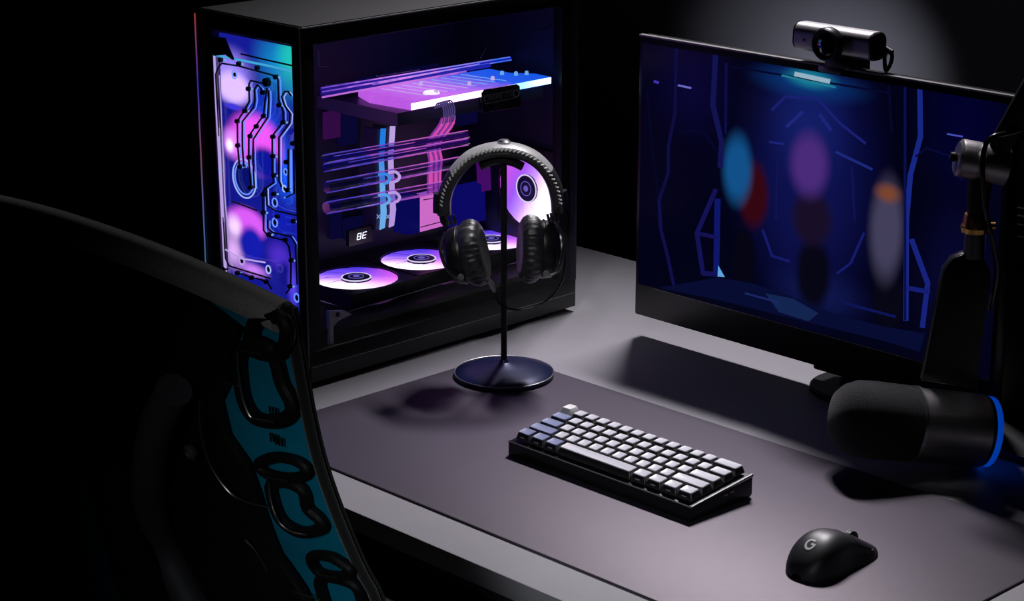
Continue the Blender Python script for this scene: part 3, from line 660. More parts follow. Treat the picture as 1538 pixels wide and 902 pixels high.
# sliders, yokes and cups
def sl(side):
    s = side
    bx = HP(663 if s < 0 else 842, 311); 
    m = MB(); m.tube([HP(*(q if s < 0 else q2)) for q, q2 in (((663, 290), (840, 288)), ((662, 304), (843, 302)), ((662, 318), (843, 316)))], 0.009, 10, flat=1.35); m.build('slider_end', 'black_plastic', hp)
    m = MB(); m.tube([HP(*q) for q in (((664, 316), (667, 332), (672, 338)) if s < 0 else ((842, 316), (839, 324), (833, 330)))], 0.0055, 10); m.build('hinge', 'black_metal', hp)
    for k in range(3):
        q = (672+k*6, 328-k*1.0) if s < 0 else (834-k*5, 322+k*1.5)
        m = MB(); m.tube([HP(q[0]-2, q[1]-7, -0.012), HP(q[0]+1, q[1]+7, -0.012)], 0.0018, 8); m.build('hinge_ridge', 'dark_steel', hp)
sl(-1); sl(1)
def cup(c, tiltz, yaw, s, hh=0.047):
    """c centre, axis along s*HU turned by yaw, leaning by tilt"""
    ax = (HU*math.cos(yaw) - HW*math.sin(yaw)); ax = (ax*math.cos(tiltz) + Vector((0, 0, 1))*math.sin(tiltz)).normalized()*s   # points to the pad side
    zup = Vector((0, 0, 1)); zup = (zup - ax*zup.dot(ax)).normalized()
    def oval(r, h, t):
        return r*(1.0 if True else 1)*(1.06 - 0.13*math.sin(t)**2), h
    def crease(r, h, t):
        r0, h0 = oval(r, h, t)
        k = math.sin(t*27 + 1.5*math.sin(t*5)) * (0.5+0.5*math.sin(t*3+1)**2)
        e = max(0.0, 1-abs(h-0.015)/0.015)
        return r0 + 0.0017*k*e, h0 + 0.0010*k*e
    m = MB(); m.lathe([(0, 0.0265), (0.022, 0.0265), (0.028, 0.0290), (0.034, 0.0280), (hh*0.84, 0.0245), (hh*0.895, 0.019), (hh*0.91, 0.013), (hh*0.88, 0.006), (hh*0.79, 0.001), (0, 0.001)][::-1], c, ax, 132, crease, zup)
    m.build('ear_pad', 'leather', hp)
    m = MB(); m.lathe([(0, -0.024), (0.020, -0.024), (0.030, -0.021), (0.036, -0.014), (0.0375, -0.003), (0.0365, 0.0015), (0, 0.0015)], c, ax, 64, oval, zup)
    sh = m.build('ear_cup', 'black_plastic', hp)
    m = MB(); m.tube([c + ax*-0.003 + (zup*math.cos(t*0.131) *1.06 + ax.cross(zup)*math.sin(t*0.131)*0.94)*0.0378 for t in range(48)], 0.0007, 6, closed=True); m.build('cup_seam', 'dark_steel', sh)
    m = MB(); m.lathe([(0.019, -0.0235), (0.0195, -0.0262), (0.0165, -0.0265), (0.016, -0.0245)], c, ax, 40, oval, zup); m.build('cup_ring', 'dark_steel', sh)
    return ax, zup
cL, cR = HP(697, 382), HP(812, 374)
axL, zL = cup(cL, math.radians(12), math.radians(8), 1)
axR, zR = cup(cR, math.radians(-3), math.radians(-8), -1)
for pts in (((669, 338), (662, 360), (668, 385), (680, 402), (694, 408)), ((836, 330), (845, 345), (845, 372), (838, 395), (826, 402))):
    m = MB(); m.tube([HP(*q, -0.034) for q in pts], 0.0022, 8, smooth=5); m.build('yoke', 'dark_steel', hp)
for q in ((693, 404), (820, 399)):
    m = MB(); m.lathe([(0, -0.002), (0.004, -0.002), (0.0045, 0.002), (0, 0.003)], HP(*q, -0.036), -HW, 14); m.build('yoke_pivot', 'gunmetal', hp)
m = MB(); m.tube([HP(*q, -0.006) for q in ((733, 418), (739, 426), (743, 436))], [0.0032, 0.0040, 0.0026], 10); m.build('cable_plug', 'gunmetal', hp)
m = MB(); m.tube([HP(*q, -0.015) for q in ((744, 437), (752, 452), (775, 460), (803, 455), (826, 442), (842, 420), (848, 390), (846, 350), (842, 322))], 0.0013, 8, smooth=6); m.build('cable', 'black_gloss', hp)

# ------------------------------------------------------------------ keyboard
KX, KY = 0.2035, -0.0535
kb = empty('keyboard', (KX, KY, MT)); tag(kb, 'compact black mechanical keyboard with one white escape key on the mat', 'keyboard')
KW, KD = 0.297, 0.108
TILT = math.radians(5.5)
def ktop(y): return 0.0185 + (y+KD/2)*math.tan(TILT)
m = MB()
sec = [(-KD/2, 0.0), (-KD/2, 0.0165), (-KD/2+0.002, 0.0185), (KD/2-0.002, ktop(KD/2-0.002)), (KD/2, ktop(KD/2)-0.003), (KD/2, 0.004), (KD/2-0.006, 0.0)]
def kcase(sec, x0, x1, bev, nm, mm):
    mb = MB(); mb.prism([(x0, y, z) for y, z in sec], (x1-x0, 0, 0)); 
    if bev:
        ed = [e for e in mb.bm.edges if abs(abs((e.verts[0].co.x+e.verts[1].co.x)/2)-KW/2) < 1e-5]
        bmesh.ops.bevel(mb.bm, geom=ed, offset=bev, segments=2, profile=0.5, affect='EDGES')
    return mb.build(nm, mm, kb, local=True)
kcase(sec, -KW/2, KW/2, 0.0012, 'case', 'keyboard_case')
# bright chamfer lines on the rim
m = MB(); m.tube([(-KW/2, -KD/2+0.0005, 0.0180), (KW/2, -KD/2+0.0005, 0.0180)], 0.0010, 6); m.build('rim_chamfer', 'silver', kb, local=True)
m = MB(); m.tube([(KW/2-0.0007, -KD/2+0.001, 0.0185), (KW/2-0.0007, KD/2-0.001, ktop(KD/2)-0.001)], [0.0008, 0.0024], 8); m.build('rim_chamfer', 'silver', kb, local=True)
for k in range(2):
    m = MB(); m.box((KW/2+0.0003, 0.006+k*0.011, 0.0165+k*0.0006), (0.0008, 0.006, 0.0016), bev=0.0003); m.build('side_mark', 'silver', kb, local=True)
U = 0.01905
capmesh = {}
def cap_mesh(u, matn):
    w = U*u-0.0009; d = U-0.0009; tw = w-0.0058; td = d-0.0052; h = 0.0092
    mb = MB(); nx = 5 if u < 2 else 9
    bot = 0; rows = []
    def ring(hw, hd, z, r, yo, dish=0):
        pts = []
        for cx, cy, a0 in ((hw-r, hd-r, 0), (-hw+r, hd-r, 90), (-hw+r, -hd+r, 180), (hw-r, -hd+r, 270)):
            for k in range(4):
                a = math.radians(a0+30*k); pts.append((cx+r*math.cos(a), cy+r*math.sin(a)+yo, z))
        return [mb.bm.verts.new(p) for p in pts]
    R = [ring(w/2, d/2, 0, 0.0008, 0), ring(w/2-0.0002, d/2-0.0002, 0.001, 0.0009, 0), ring(tw/2+0.0007, td/2+0.0007, h-0.0009, 0.0018, 0.0008), ring(tw/2, td/2, h, 0.0018, 0.0008), ring(tw/2-0.002, td/2-0.002, h-0.00035, 0.001, 0.0008)]
    for A, B in zip(R, R[1:]):
        for k in range(16): mb.bm.faces.new((A[k], A[(k+1) % 16], B[(k+1) % 16], B[k]))
    c = mb.bm.verts.new((0, 0.0008, h-0.0006))
    for k in range(16): mb.bm.faces.new((R[-1][k], R[-1][(k+1) % 16], c))
    mb.bm.faces.new(R[0][::-1])
    mb.bm.faces.ensure_lookup_table()
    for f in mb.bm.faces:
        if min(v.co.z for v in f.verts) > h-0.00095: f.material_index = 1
    return mb
rows = [[1]*13+[2], [1.5]+[1]*12+[1.5], [1.75]+[1]*11+[2.25], [2.25]+[1]*10+[2.75], [1.25]*3+[6.25]+[1.25]*4]
sculpt = [4.5, 2.0, -1.0, -4.0, -4.0]; lift = [0.0013, 0.0006, 0.0, 0.0, 0.0]
for ri, row in enumerate(rows):
    x = -7.5*U; yc = (2-ri)*U
    for ki, u in enumerate(row):
        mn = 'keycap_white' if (ri == 0 and ki == 0) else ('keycap_blue_lit' if (ki == 0 or (ri == 4 and ki < 3)) else 'keycap')
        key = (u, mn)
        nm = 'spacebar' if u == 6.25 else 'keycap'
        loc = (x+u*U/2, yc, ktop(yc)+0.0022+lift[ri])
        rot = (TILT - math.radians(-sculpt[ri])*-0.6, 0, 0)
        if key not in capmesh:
            o = cap_mesh(u, mn).build(nm, [mn, {'keycap': 'keycap_top_sheen', 'keycap_blue_lit': 'keycap_top_blue_sheen'}.get(mn, mn)], kb, local=True); capmesh[key] = o.data
        else:
            o = bpy.data.objects.new(nm, capmesh[key]); COL.objects.link(o); o.parent = kb
        o.location = loc; o.rotation_euler = rot
        if mn == 'keycap_white': o['label'] = 'white escape keycap'; o.location.z += 0.0035
        if ri == 4 and u == 1.25:
            mk = MB(); mk.box((0.0, -0.0085, 0.0042), (0.0065, 0.0006, 0.0011), rot=Matrix.Rotation(-0.3, 3, 'X')); mk.build('front_legend', 'legend', o, local=True)
        x += u*U
# ------------------------------------------------------------------ mouse
MX, MY = 0.532, -0.082
mo = empty('computer_mouse', (MX, MY, MT)); tag(mo, 'black wireless gaming mouse with white logo on the mat', 'mouse')
ML = 0.0625
def wprof(v):      # v 0 rear .. 1 front, half width
    t = v
    base = 0.0315 - 0.0038*math.exp(-((t-0.55)/0.22)**2) 
    return base*(max(0.0, 1-(abs(2*t-1))**3.6))**0.45
def hprof(v):
    return (0.0405*math.exp(-((v-0.36)/0.50)**2) - 0.001)*(max(0, 1-abs(2*v-1)**4.5))**0.5 + 0.001
NU, NVV = 40, 36
def mpt(u, v):
    a = math.pi*v                              # 0 right .. pi left, over the top
    vv = 0.004+0.992*u; w = wprof(vv); h = hprof(vv)
    ca, sa = math.cos(a), math.sin(a)
    e = 0.72
    x = w*(abs(ca)**e)*(1 if ca >= 0 else -1); z = h*(abs(sa)**0.78)
    pinch = 1 - 0.13*math.exp(-((z/h-0.42)/0.28)**2)*math.exp(-((vv-0.58)/0.26)**2) if h > 0.002 else 1
    return Vector((x*pinch, -ML+2*ML*vv, z+0.001))
full = MB(); full.grid(mpt, NU, NVV)
bmesh.ops.recalc_face_normals(full.bm, faces=list(full.bm.faces))
bvh = BVHTree.FromBMesh(full.bm)
body, btnL, btnR = MB(), MB(), MB()
def addq(mb, q, up=0.0): mb.bm.faces.new([mb.bm.verts.new(p + Vector((0, 0, up))) for p in q])
for i in range(NU-1):
    for j in range(NVV-1):
        q = [mpt(a/(NU-1), b/(NVV-1)) for a, b in ((i, j), (i+1, j), (i+1, j+1), (i, j+1))]
        c = sum(q, Vector())/4
        front = i >= NU*0.60 and 7 <= j < NVV-8
        if front and j < NVV/2-2: addq(btnR, q, 0.0006)
        elif front and j >= NVV/2+1: addq(btnL, q, 0.0006)
        else: addq(body, q)
body.bm.faces.new([body.bm.verts.new(p) for p in [mpt(i/(NU-1), 0) for i in range(NU)] + [mpt(i/(NU-1), 1) for i in range(NU-1, -1, -1)]])
for mb, nm in ((body, 'shell'), (btnL, 'click_button'), (btnR, 'click_button')):
    bmesh.ops.remove_doubles(mb.bm, verts=list(mb.bm.verts), dist=1e-6); mb.build(nm, 'mouse_shell', mo, local=True, angle=60)
def onm(x, y, up=0.0004):
    hit = bvh.ray_cast(Vector((x, y, 0.2)), Vector((0, 0, -1))); return hit[0] + hit[1]*up if hit[0] else Vector((x, y, 0.03))
wh = MB(); wc = onm(0, 0.030); wh.lathe([(0, -0.0035), (0.0100, -0.0035), (0.0112, -0.0025), (0.0112, 0.0025), (0.0100, 0.0035), (0, 0.0035)], (0, 0.030, wc.z-0.0070), (1, 0, 0), 32); wheel = wh.build('scroll_wheel', 'black_plastic', mo, local=True)
for k in (-0.002, 0, 0.002):
    r_ = MB(); r_.tube([(k, 0.030+0.0115*math.cos(t*0.2618), wc.z-0.0070+0.0115*math.sin(t*0.2618)) for t in range(24)], 0.0006, 6, closed=True); r_.build('wheel_ring', 'grey_rubber', wheel, local=True)
# circle-like G emblem on the hump
lg = MB(); LX, LY, LR = 0.0, -0.040, 0.0062
def lpt(r, a): return onm(LX + r*math.cos(a), LY + r*math.sin(a))
def ribbon(mb, pairs):
    for (a, b), (c, d) in zip(pairs, pairs[1:]): mb.bm.faces.new([mb.bm.verts.new(v) for v in (a, b, d, c)])
ang = [math.radians(55 + k*(310-0)/30) for k in range(31)]
ribbon(lg, [(lpt(LR*0.62, a), lpt(LR*1.0, a)) for a in ang])
ribbon(lg, [(onm(LX+x, LY-0.0006), onm(LX+x, LY+0.0016)) for x in (0.0008, 0.0025, 0.0045, LR)])
lg.build('logo', 'logo_white', mo, local=True)
for k in range(2):
    mk = MB(); 
    hit = bvh.ray_cast(Vector((0.2, 0.030+k*0.008, 0.011)), Vector((-1, 0, 0)))[0]
    mk.box(hit, (0.0006, 0.006, 0.0011)); mk.build('side_lettering', 'print_grey', mo, local=True, smooth=False)

# ------------------------------------------------------------------ monitor
YM = 0.360
mon = empty('monitor', (0.21, 0.385, 0)); tag(mon, 'wide flat monitor showing a dim blue hall, webcam on top', 'monitor')
xl, xr = PY(960, 52, YM).x, PY(1512, 300, YM).x
zt, zbz = PY(960, 52, YM).z, PY(1070, 505, YM).z
m = MB(); box2(m, (xl, YM, zbz), (xr, YM+0.022, zt), bev=0.003); m.build('housing', 'black_plastic', mon)
m = MB(); box2(m, (xl+0.10, YM+0.02, 0.10), (xr-0.10, YM+0.045, 0.37), bev=0.012); m.build('back_bulge', 'black_plastic', mon)
m = MB(); box2(m, (xl+0.0005, YM-0.0005, zt-0.0015), (xr-0.0005, YM+0.007, zt+0.0008)); m.build('top_trim', 'trim_grey', mon, smooth=False)
xs0, xs1, zs0, zs1 = xl+0.007, xr-0.007, PY(1505, 575, YM).z, zt-0.010
def screen_mat():
    m, nt, out = newmat('screen_glow')
    tc = nt.nodes.new('ShaderNodeTexCoord')
    c0 = FRAME[mon].translation
    def blob(prev, px, py, rx, rz, col, soft):
        p = PY(px, py, YM); cx, cz = p.x-c0.x, p.z-c0.z
        mp = nt.nodes.new('ShaderNodeMapping')
        mp.inputs['Location'].default_value = (-cx/rx, 0, -cz/rz); mp.inputs['Scale'].default_value = (1/rx, 0, 1/rz); nt.links.new(tc.outputs['Object'], mp.inputs[0])
        ln = nt.nodes.new('ShaderNodeVectorMath'); ln.operation = 'LENGTH'; nt.links.new(mp.outputs[0], ln.inputs[0])
        mr = nt.nodes.new('ShaderNodeMapRange'); mr.interpolation_type = 'SMOOTHSTEP'; mr.inputs[1].default_value = 1; mr.inputs[2].default_value = 1-soft; nt.links.new(ln.outputs['Value'], mr.inputs[0])
        mx = nt.nodes.new('ShaderNodeMix'); mx.data_type = 'RGBA'; nt.links.new(mr.outputs[0], mx.inputs[0])
        if isinstance(prev, tuple): mx.inputs[6].default_value = (*prev, 1)
        else: nt.links.new(prev, mx.inputs[6])
        mx.inputs[7].default_value = (*lin(col), 1); return mx.outputs[2]
    cur = lin((3, 3, 26))
    for a in ((1040, 130, 0.10, 0.10, (8, 6, 52), 1.0), (1450, 180, 0.09, 0.13, (3, 3, 48), 0.9), (1430, 420, 0.07, 0.16, (8, 8, 52), 1.0), (1215, 260, 0.145, 0.24, (16, 20, 84), 0.8), (1215, 190, 0.085, 0.10, (22, 34, 112), 1.0),
              (1215, 125, 0.12, 0.030, (10, 60, 130), 1.0), (1218, 118, 0.055, 0.018, (30, 150, 175), 1.0), (1230, 440, 0.11, 0.05, (18, 26, 84), 1.0)) + COLUMNS:
        cur = blob(cur, *a)
    e = nt.nodes.new('ShaderNodeEmission'); nt.links.new(cur, e.inputs[0]); e.inputs[1].default_value = 0.8
    gl = nt.nodes.new('ShaderNodeBsdfGlossy'); gl.inputs['Roughness'].default_value = 0.25; gl.inputs[0].default_value = (0.006, 0.006, 0.006, 1)
    ad = nt.nodes.new('ShaderNodeAddShader'); nt.links.new(e.outputs[0], ad.inputs[0]); nt.links.new(gl.outputs[0], ad.inputs[1])
    nt.links.new(ad.outputs[0], out.inputs[0]); MATS['screen_glow'] = m
# plain soft columns of colour stand in for the picture's figures
def colm(cx, y0, y1, w, col, soft=0.45):
    return (cx, (y0+y1)/2, w/2/900, (y1-y0)/2/1200, col, soft)
COLUMNS = (colm(1118, 320, 455, 46, (6, 6, 22), 0.5), colm(1132, 225, 360, 58, (58, 8, 20), 0.5), colm(1108, 178, 330, 60, (20, 88, 150), 0.6),
           colm(1222, 330, 490, 66, (8, 7, 24), 0.5), colm(1220, 270, 385, 76, (27, 17, 44), 0.5), colm(1216, 180, 315, 74, (82, 48, 134), 0.6),
           colm(1334, 390, 510, 56, (7, 7, 24), 0.5), colm(1332, 240, 450, 62, (74, 70, 100), 0.6), colm(1334, 268, 312, 50, (135, 76, 48), 0.9))
screen_mat()
m = MB(); box2(m, (xs0, YM-0.0008, zs0), (xs1, YM+0.001, zs1)); scrn = m.build('screen', 'screen_glow', mon, smooth=False)
m = MB(); m.tube([(xs0+0.03, YM-0.0006, zs0-0.0012), (xs1, YM-0.0006, zs0-0.0012)], 0.0005, 6); m.build('screen_edge_line', 'gunmetal', mon)
cols = {}
pic = MB(); piclist = []
def sc(c):
    if c not in cols: emit('picture_%d' % len(cols), c, 0.72); cols[c] = len(cols); piclist.append('picture_%d' % cols[c])
    return cols[c]
LAY = [0.0010]
def SP(q):
    p = PY(q[0], q[1], YM-0.0008); p.x = min(max(p.x, xs0), xs1); p.z = min(max(p.z, zs0), zs1); p.y = YM-LAY[0]; return p
def shape(pts, col): LAY[0] += 0.00002; pic.poly([SP(q) for q in pts], sc(col))
def line(pts, w, col):
    LAY[0] += 0.00002; i = sc(col)
    for a, b in zip(pts, pts[1:]):
        d = Vector((b[0]-a[0], b[1]-a[1])); d.normalize(); n = Vector((-d.y, d.x))*(w/2); a_ = Vector(a)-d*w*0.2; b_ = Vector(b)+d*w*0.2
        pic.poly([SP(a_+n), SP(b_+n), SP(b_-n), SP(a_-n)], i)
line([(972, 136), (980, 220), (990, 300), (990, 340)], 4, (9, 8, 42)); line([(1016, 72), (1014, 169), (1004, 220), (1004, 259), (990, 300)], 5, (18, 17, 72))
line([(990, 300), (993, 345), (1003, 385), (1013, 432)], 5, (20, 18, 82)); line([(1020, 200), (1035, 195), (1060, 200), (1075, 225)], 4, (10, 9, 50))
line([(1075, 80), (1071, 158), (1084, 212), (1082, 250)], 8, (22, 24, 92)); line([(1091, 95), (1090, 200)], 4, (16, 18, 78)); line([(1075, 285), (1047, 350), (1056, 410), (1080, 412)], 7, (24, 22, 96)); line([(1078, 300), (1076, 408)], 9, (18, 28, 120)); line([(1047, 350), (1076, 356)], 6, (24, 22, 96))
shape([(1079, 398), (1089, 416), (1078, 415)], (110, 190, 255))
line([(1019, 128), (1038, 132)], 3, (120, 120, 225)); line([(983, 122), (989, 124)], 4, (70, 60, 200)); line([(1423, 201), (1446, 205)], 2.5, (80, 90, 205))
line([(1100, 100), (1340, 140)], 3, (8, 10, 50)); line([(1335, 130), (1340, 200)], 4, (8, 10, 46))
line([(1160, 165), (1180, 145), (1228, 148), (1262, 185), (1300, 215)], 4, (30, 38, 128)); line([(1182, 190), (1206, 168)], 5, (36, 46, 140)); line([(1232, 172), (1248, 195)], 5, (34, 44, 136))
line([(1256, 228), (1310, 254)], 4, (34, 48, 142)); line([(1146, 345), (1160, 384), (1186, 392)], 4, (26, 32, 120)); line([(1258, 410), (1278, 395), (1298, 350)], 4, (26, 32, 120)); line([(1156, 213), (1178, 216)], 3, (32, 44, 140)); line([(1168, 240), (1166, 330)], 3, (20, 24, 92)); line([(1280, 250), (1284, 330)], 3, (20, 24, 92))
line([(1195, 111), (1246, 122)], 7, (170, 205, 225)); line([(1175, 113), (1255, 131)], 3, (40, 140, 170))
line([(1383, 120), (1383, 205), (1368, 262), (1362, 330), (1361, 480)], 8, (28, 46, 150)); line([(1360, 130), (1360, 480)], 4, (14, 18, 84)); line([(1370, 360), (1394, 425), (1386, 490)], 8, (28, 40, 140)); line([(1364, 432), (1396, 438)], 7, (24, 36, 130))
line([(1376, 235), (1392, 222), (1430, 235), (1445, 270)], 3, (10, 12, 64)); line([(1480, 330), (1466, 470), (1455, 535)], 9, (16, 17, 76)); line([(1500, 420), (1490, 540)], 4, (12, 13, 66))
shape([(990, 432), (1078, 416), (1130, 425), (1190, 445), (1250, 470), (1330, 490), (1390, 500), (1382, 528), (1330, 512), (1200, 480), (1080, 450)], (10, 16, 58))
shape([(1150, 440), (1192, 448), (1230, 470), (1215, 482), (1170, 468)], (24, 44, 92)); line([(1120, 440), (1165, 452), (1172, 460)], 3, (30, 46, 112)); line([(1270, 455), (1345, 475)], 4, (18, 26, 100))
pm = bpy.data.meshes.new('screen_picture'); M_ = FRAME[mon]; pic.bm.transform(M_.inverted()); pic.bm.to_mesh(pm); pic.bm.free()
for n_ in piclist: pm.materials.append(MATS[n_])
po = bpy.data.objects.new('screen_picture', pm); COL.objects.link(po); po.parent = scrn; po['label'] = 'dim blue hall picture with three soft columns of colour'
m = MB(); m.lathe([(0, 0), (0.062, 0), (0.064, 0.002), (0.064, 0.008), (0.062, 0.010), (0, 0.010)], (0.208, 0.395, 0), seg=48); m.build('foot', 'black_metal', mon)
m = MB(); m.box((0.20, 0.412, 0.12), (0.06, 0.018, 0.22), bev=0.004); m.build('neck', 'black_metal', mon)
m = MB(); m.box((0.185, 0.385, 0.034), (0.055, 0.050, 0.012), bev=0.004); m.build('neck_bracket', 'black_metal', mon)

# ------------------------------------------------------------------ webcam
wc_ = empty('webcam', (0.18, 0.375, zt)); tag(wc_, 'dark grey bar webcam with big round lens clipped to monitor top', 'webcam')
YW = 0.365
a, b = PY(1200, 55, YW), PY(1317, 76, YW)
cz = zt+0.0335; xa, xb = a.x+0.004, b.x
def rounded_bar(mb, x0, x1, yc, zc, hy, hz, r, n=6):
    def ring(x, k):
        pts = []
        for cx, cy, a0 in ((hy-r, hz-r, 0), (-hy+r, hz-r, 90), (-hy+r, -hz+r, 180), (hy-r, -hz+r, 270)):
            for i in range(n+1):
                t = math.radians(a0+90*i/n); pts.append((x, yc+(cx+r*math.cos(t))*k, zc+(cy+r*math.sin(t))*k))
        return [mb.bm.verts.new(p) for p in pts]
    R = [ring(x0, 0.93), ring(x0+0.0015, 1), ring(x1-0.0015, 1), ring(x1, 0.93)]
    N = len(R[0])
    for A, B in zip(R, R[1:]):
        for k in range(N): mb.bm.faces.new((A[k], A[(k+1) % N], B[(k+1) % N], B[k]))
    mb.bm.faces.new(R[0][::-1]); mb.bm.faces.new(R[-1])
m = MB(); rounded_bar(m, xa, xb, YW, cz, 0.0175, 0.0180, 0.0125); m.build('body', 'gunmetal', wc_)
m = MB(); rounded_bar(m, xb-0.0005, xb+0.0025, YW, cz, 0.0172, 0.0177, 0.0125); m.build('end_cap', 'black_plastic', wc_)
m = MB(); rounded_bar(m, xa-0.002, xa+0.0005, YW, cz, 0.0172, 0.0177, 0.0125); m.build('end_cap', 'black_plastic', wc_)
lc = PY(1243, 66, YW-0.022); lc = Vector((lc.x, YW-0.0165, lc.z))
m = MB(); m.lathe([(0.0215, 0.0), (0.0215, 0.010), (0.0205, 0.012), (0.0185, 0.0125), (0.0165, 0.0105), (0.0150, 0.009), (0, 0.009)], lc, (0, -1, 0), 48); lens = m.build('lens_barrel', 'black_plastic', wc_)
m = MB(); m.lathe([(0.0148, 0.0092), (0.009, 0.0108), (0, 0.0112)], lc, (0, -1, 0), 40); m.build('lens_glass', 'lens_glass', lens)
m = MB(); m.tube([lc + Vector((0.0192*math.cos(t*0.131), -0.0125, 0.0192*math.sin(t*0.131))) for t in range(48)], 0.0005, 6, closed=True); m.build('lens_ring', 'dark_steel', lens)
m = MB(); m.lathe([(0, 0), (0.002, 0), (0.0018, 0.0008), (0, 0.001)], (xa+0.018, YW-0.0175, cz-0.002), (0, -1, 0), 12); m.build('indicator', 'dark_steel', wc_)
m = MB(); m.box((0.185, YM+0.005, zt+0.007), (0.045, 0.030, 0.012), bev=0.003); m.build('mount_block', 'black_plastic', wc_)
m = MB(); m.box((0.169, YM-0.004, zt-0.002), (0.036, 0.007, 0.011), bev=0.002); m.build('mount_lip', 'dark_steel', wc_)
m = MB(); m.box((0.185, YM+0.029, zt-0.015), (0.040, 0.006, 0.05), bev=0.002); m.build('mount_arm', 'black_plastic', wc_)
m = MB(); m.tube([PY(*q, YW+0.012) for q in ((1316, 66), (1328, 71), (1337, 77), (1340, 85), (1337, 97), (1331, 106), (1329, 97), (1329, 84), (1334, 77))], 0.0026, 8, smooth=5); m.build('cable', 'black_plastic', wc_)
m = MB(); m.tube([PY(*q, YW+0.012) for q in ((1325, 69), (1340, 79))], 0.0038, 10); m.build('cable_plug', 'black_plastic', wc_)

# ------------------------------------------------------------------ microphone and boom arm
DM = 2.54
mic = empty('microphone', PD(1400, 690, DM)); tag(mic, 'black cylindrical microphone with foam end and blue ring, hanging over the desk', 'microphone')
cl_, cr_ = PD(1250, 624, DM-0.02), PD(1486, 648, DM+0.02)
ax = (cr_-cl_).normalized(); Lm = (cr_-cl_).length; RM = 0.0458
xl_ = Lm*0.50
m = MB(); m.lathe([(0, 0), (0.018, 0.0012), (0.032, 0.006), (0.040, 0.015), (RM, 0.030), (RM+0.001, 0.055), (RM, xl_), (0, xl_)], cl_, ax, 56); m.build('foam_windscreen', 'foam', mic)
m = MB(); m.lathe([(0, xl_-0.001), (RM-0.001, xl_-0.001), (RM-0.001, Lm*0.93), (0, Lm*0.93)], cl_, ax, 56); m.build('body', 'gunmetal', mic)
m = MB(); m.lathe([(RM-0.0008, xl_-0.001), (RM+0.0008, xl_), (RM+0.0008, xl_+0.003), (RM-0.0008, xl_+0.004)], cl_, ax, 56); m.build('body_ring', 'silver', mic)
m = MB(); m.lathe([(RM-0.002, Lm*0.93), (RM-0.0025, Lm*0.955), (RM-0.006, Lm*0.955), (0, Lm*0.955)], cl_, ax, 56); m.build('rear_collar', 'black_plastic', mic)
m = MB(); m.lathe([(RM-0.0025, Lm*0.955), (RM-0.003, Lm*0.995), (RM-0.008, Lm), (0, Lm)], cl_, ax, 56); m.build('end_ring', 'blue_ring_led', mic)
# yoke plate rising behind the body
yk = [(1385, 572), (1390, 545), (1402, 480), (1411, 435), (1418, 405), (1431, 388), (1450, 380), (1466, 382), (1480, 392), (1488, 408), (1489, 428), (1482, 470), (1474, 520), (1468, 585)]
nrm = Vector((-RGT.y, RGT.x, 0)); p0 = PD(1440, 480, DM-0.005)
m = MB(); m.prism([PN(*q, p0, nrm) for q in yk], nrm*0.018, bev=0.003); m.build('yoke_plate', 'black_plastic', mic)
m = MB(); m.tube([PN(*q, p0-nrm*0.0008, nrm) for q in yk[:7]], 0.0007, 6, smooth=4); m.build('yoke_edge', 'dark_steel', mic)
pq = lambda x, y: PN(x, y, p0+nrm*0.006, nrm)
m = MB(); m.cyl(pq(1462, 386), pq(1464, 346), 0.0128, 0.0120, 28); m.build('swivel_stem', 'dark_steel', mic)
boom = empty('microphone_boom_arm', (0.60, 0.42, 0)); tag(boom, 'black jointed boom arm with brass fitting holding up the microphone', 'boom arm')
m = MB(); m.lathe([(0.011, 0), (0.0165, 0.002), (0.0175, 0.008), (0.0165, 0.010), (0.0150, 0.011), (0.0142, 0.020), (0.013, 0.024), (0, 0.024)], pq(1464, 350), (0, 0, 1), 32); m.build('brass_fitting', 'gold', boom)
m = MB(); m.lathe([(0, -0.006), (0.005, -0.006), (0.005, 0.006), (0, 0.006)], pq(1486, 338)-nrm*0.004, RGT, 16); m.build('brass_screw', 'gold', boom)
m = MB(); m.tube([pq(1466, 334), pq(1469, 300), pq(1473, 262)], [0.0105, 0.0135, 0.0150], 20); m.build('drop_link', 'black_metal', boom)
j0, j1 = pq(1437, 236), pq(1512, 250)
ja = (j1-j0).normalized(); JL = (j1-j0).length
m = MB(); m.lathe([(0, 0), (0.018, 0.0), (0.0222, 0.003), (0.0228, 0.006), (0.0228, JL*0.42), (0.0218, JL*0.43), (0.0218, JL*0.47), (0.0232, JL*0.48), (0.0232, JL-0.001), (0, JL)], j0, ja, 48); m.build('joint_barrel', 'gunmetal', boom)
m = MB(); m.lathe([(0, -0.008), (0.005, -0.008), (0.006, -0.003), (0.004, 0.001)], j0, ja, 16); m.build('joint_knob', 'black_metal', boom)
elb = Vector((0.86, 0.30, 0.66)); jst = pq(1500, 222)
post_t = Vector((0.60, 0.42, 0.40))
def bar(mb, a, b, w, h):
    a, b = Vector(a), Vector(b); t = (b-a).normalized(); s_ = t.cross(Vector((0, 0, 1))).normalized(); u_ = s_.cross(t)
    R = Matrix((t, s_, u_)).transposed(); mb.box((a+b)/2, ((b-a).length, w, h), rot=R, bev=0.003)
e1 = PD(1640, -30, 2.40)
m = MB(); bar(m, jst, e1, 0.022, 0.026); m.build('upper_arm', 'black_metal', boom)
m = MB(); m.tube([jst+Vector((0, 0, 0.0135)), e1+Vector((0, 0, 0.0135))], 0.0045, 8); m.build('arm_channel', 'grey_rubber', boom)
pb = G(1536, 640); pb = Vector((pb.x-0.002, pb.y, 0))
m = MB(); m.box((pb.x, pb.y, 0.20), (0.060, 0.036, 0.40), bev=0.004); m.build('post', 'black_metal', boom)
m = MB(); m.box((pb.x+0.05, pb.y-0.02, 0.006), (0.22, 0.20, 0.012), bev=0.003); m.build('post_shade_plate', 'black_metal', boom)  # black sheet added to stand in for shadow on the desk
